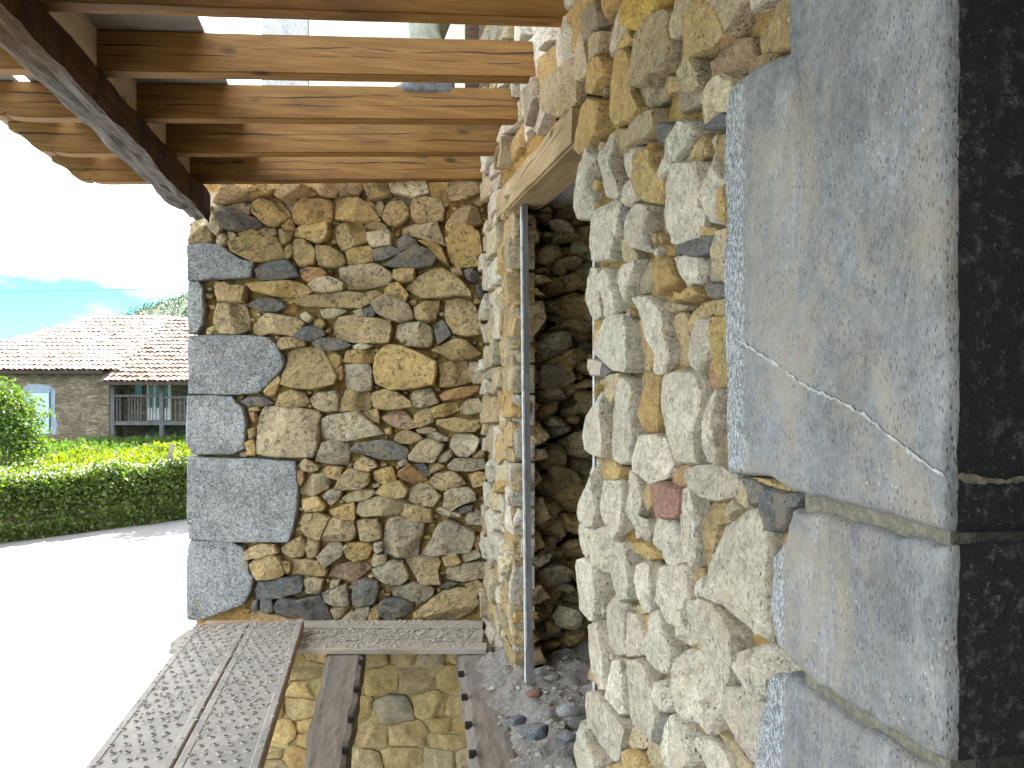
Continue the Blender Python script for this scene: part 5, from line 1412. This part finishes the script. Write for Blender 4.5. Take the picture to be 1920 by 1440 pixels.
# roof: two slopes of real barrel tiles
def tile_mat(name, c0, c1, pale, pa):
    t = NT(name)
    geo = t.new('ShaderNodeNewGeometry'); tc = t.new('ShaderNodeTexCoord')
    c = t.mix(geo.outputs['Random Per Island'], c0, c1)
    n = t.noise(tc.outputs['Object'], .8, 5, .7); n2 = t.noise(tc.outputs['Object'], 9, 4, .7)
    c = t.mix(t.ramp(t.math('ADD', n, t.math('MULTIPLY', n2, .3)), .52, .78, 0, pa), c, pale)
    return t.fin(c, .9, None, .2)
M['tiles'] = tile_mat('sun_bleached_tiles', (.30, .21, .165), (.55, .42, .34), (.62, .53, .46), .9)
M['tiles_old'] = tile_mat('old_tiles', (.14, .07, .05), (.42, .29, .22), (.55, .46, .40), .6)
def roof(x0, x1, d0, z0, d1, z1, mat, name, hipx=None, pitch=.22, row=.36):
    """slope from eave (d0, z0) to ridge (d1, z1); hipx(f) trims the left end"""
    L = math.hypot(d1 - d0, z1 - z0); ud, uz = (d1 - d0) / L, (z1 - z0) / L; nd, nz = -uz, ud
    V = []; Fc = []
    nr = int(L / row); nc = int((x1 - x0) / pitch)
    for j in range(nr + 1):
        for i in range(nc + 1):
            x = x0 + i * pitch + rng.uniform(-.012, .012)
            if hipx is not None and x < hipx(j / nr): continue
            s0 = j * row - .03 + rng.uniform(-.02, .02); s1 = s0 + row + .09
            lift = rng.uniform(.01, .05)
            b = len(V); K = 6
            for (s, r, up) in ((s0, pitch * .50, .035 + lift), (s1, pitch * .40, .005)):
                for k in range(K + 1):
                    a = math.pi * k / K; hx = r * math.cos(a); hn = r * .75 * math.sin(a) + up
                    V.append(cpt(x + hx, d0 + ud * s + nd * hn, z0 + uz * s + nz * hn))
            for k in range(K): Fc.append((b + k, b + k + 1, b + K + 2 + k, b + K + 1 + k))
    t_ = mk(name, V, Fc, mat, hs_); tag(t_, kind='stuff')
    return t_
rX0 = X(-170)
def slab(x0, x1, d0, z0, d1, z1, th, cut=0.0):
    P = [(x0, d0, z0), (x1, d0, z0), (x1, d1, z1), (x0 + cut, d1, z1)]
    V = [cpt(*p) for p in P] + [cpt(p[0], p[1], p[2] - th) for p in P]
    return V, [(0, 1, 2, 3), (7, 6, 5, 4), (0, 4, 5, 1), (1, 5, 6, 2), (2, 6, 7, 3), (3, 7, 4, 0)]
zE, dE = Z(695, HD - .35), HD - .35
zT, dT = Z(597, HD + 4.2), HD + 4.2
M['roof_under'] = flat('dark_roof_underlay', (.05, .035, .03), .95)
V, Fc = slab(rX0, X(200), dE, zE, dT, zT, .12, 5.2); rfo = mk('roof', V, Fc, M['roof_under'], hs_)
hipL = lambda f: rX0 + 5.2 * f
roof(rX0, X(228, HD), dE, zE, dT, zT, M['tiles'], 'roof_tiles', hipL)
zE2, dE2 = Z(716, BDp - .5), BDp - .5
V, Fc = slab(X(203), xR, dE2, zE2, dT, Z(602, dT), .12); mk('roof', V, Fc, M['roof_under'], hs_)
roof(X(205, HD - .6), xR, dE2, zE2, dT, Z(602, dT), M['tiles_old'], 'roof_tiles')
V, Fc = slab(rX0 + 5.2, xR, dT + 4.2, 1.0, dT, zT, .12); mk('roof', V, [f[::-1] for f in Fc], M['old_wood'], hs_)
# ridge tiles
rd = MB()
x = rX0 + 5.2
while x < xR:
    z_ = zT if x < X(262, dT) else Z(602, dT)
    V = []; K = 6
    for (xx, r) in ((x, .14), (x + .42, .12)):
        for k in range(K + 1):
            a = math.pi * k / K; V.append(cpt(xx, dT + r * math.cos(a), z_ + .03 + r * .8 * math.sin(a)))
    rd.add(V, [(k, k + 1, K + 2 + k, K + 1 + k) for k in range(K)]); x += .36
tag(rd.build('ridge_tiles', M['tiles_old'], hs_), kind='stuff')
# ------------------------------------------------------------------ overhead cables
def cable(px0, py0, px1, py1, d, sag, r, label, mat):
    P = []
    for k in range(25):
        f = k / 24; p = wpt(px0 + (px1 - px0) * f, py0 + (py1 - py0) * f, d); P.append((p[0], p[1], p[2] - sag * 4 * f * (1 - f)))
    m = MB(); m.tube(P, r, 5); tag(m.build('overhead_cable', mat, None, True), label, 'cable', 'overhead cables')
M['cable'] = flat('black_cable', (.05, .07, .09), .6, .1)
M['cable_pale'] = flat('grey_cable', (.30, .29, .28), .6, .1)
cable(-400, 556, 800, 531, 24, .0, .011, 'thin dark cable crossing the open sky above the tiled roof', M['cable'])
cable(-300, 656, 620, 592, 29.2, .1, .022, 'grey cable slung across the front of the tiled roof', M['cable_pale'])
# ------------------------------------------------------------------ wooded hill behind the house
V = []; Fc = []; NXh, NYh = 90, 14
for j in range(NYh):
    for i in range(NXh):
        xc = -260 + 360 * i / (NXh - 1); d = 150 + 12 * j
        base = 38 * math.exp(-((xc + 70) / 60) ** 2) * math.exp(-((d - 215) / 60) ** 2) + 4 * math.exp(-((xc + 180) / 60) ** 2)
        z = -6 + base + 1.6 * mnoise.fractal(Vector((xc * .09, d * .09, 3)), .9, 2.1, 4)
        V.append(cpt(xc, d, z))
for j in range(NYh - 1):
    for i in range(NXh - 1):
        k = j * NXh + i; Fc.append((k, k + 1, k + NXh + 1, k + NXh))
o = mk('hill', V, Fc, flat('wooded_slope', (.022, .038, .018), .95, .4, .4, .3), None, True); tag(o, kind='structure')
pts = []
for _ in range(15000):
    xc = q.uniform(-125, -45); d = q.uniform(165, 232)
    base = 38 * math.exp(-((xc + 70) / 60) ** 2) * math.exp(-((d - 215) / 60) ** 2) + 4 * math.exp(-((xc + 180) / 60) ** 2)
    z = -6 + base + 1.6 * mnoise.fractal(Vector((xc * .09, d * .09, 3)), .9, 2.1, 4)
    h = max(0, 1.4 + 2.2 * mnoise.noise(Vector((xc * .35, d * .35, 5))))
    pts.append(cpt(xc, d, z + q.uniform(0, h)))
o = leaves('forest', pts, .45, M['leaf_far'], None, q, 1.2)
tag(o, 'dark green woods covering the hilltop behind the tiled roof', 'woods', None, 'stuff')

# tree by the road, hidden behind the end wall: its shade falls on the carriageway in view
tx, ty, _ = cpt(-9.2, 25.5, 0)
tr_ = empty('roadside_tree', (tx, ty, 1.2), 'roadside tree standing hidden behind the stone end wall, its shade on the road', 'tree')
m = MB(); m.tube([(tx, ty, 1.1), (tx + .05, ty, 2.6), (tx - .05, ty + .1, 4.2), (tx, ty, 5.4)], [.16, .13, .09, .04], 9)
for k in range(6):
    a = k * 1.05; m.tube([(tx, ty, 2.8 + .35 * k), (tx + .7 * math.cos(a), ty + .7 * math.sin(a), 3.5 + .35 * k), (tx + 1.2 * math.cos(a), ty + 1.2 * math.sin(a), 4.0 + .3 * k)], [.06, .035, .012])
m.build('trunk', flat('tree_bark', (.13, .10, .07), .95, .4, 14, .5), tr_)
pts = []
for k in range(12):
    a = k * 2.4; r0 = .95 * (k % 3) / 2 + .2; c_ = np.array([tx + r0 * math.cos(a), ty + r0 * math.sin(a), 3.7 + .17 * k])
    d = q.normal(size=(420, 3)); d /= np.linalg.norm(d, axis=1)[:, None]
    pts.append(c_ + d * .75 * (.5 + .5 * q.random((420, 1)) ** .5))
leaves('crown', np.concatenate(pts), .10, M['leaf_mid'], tr_, q)
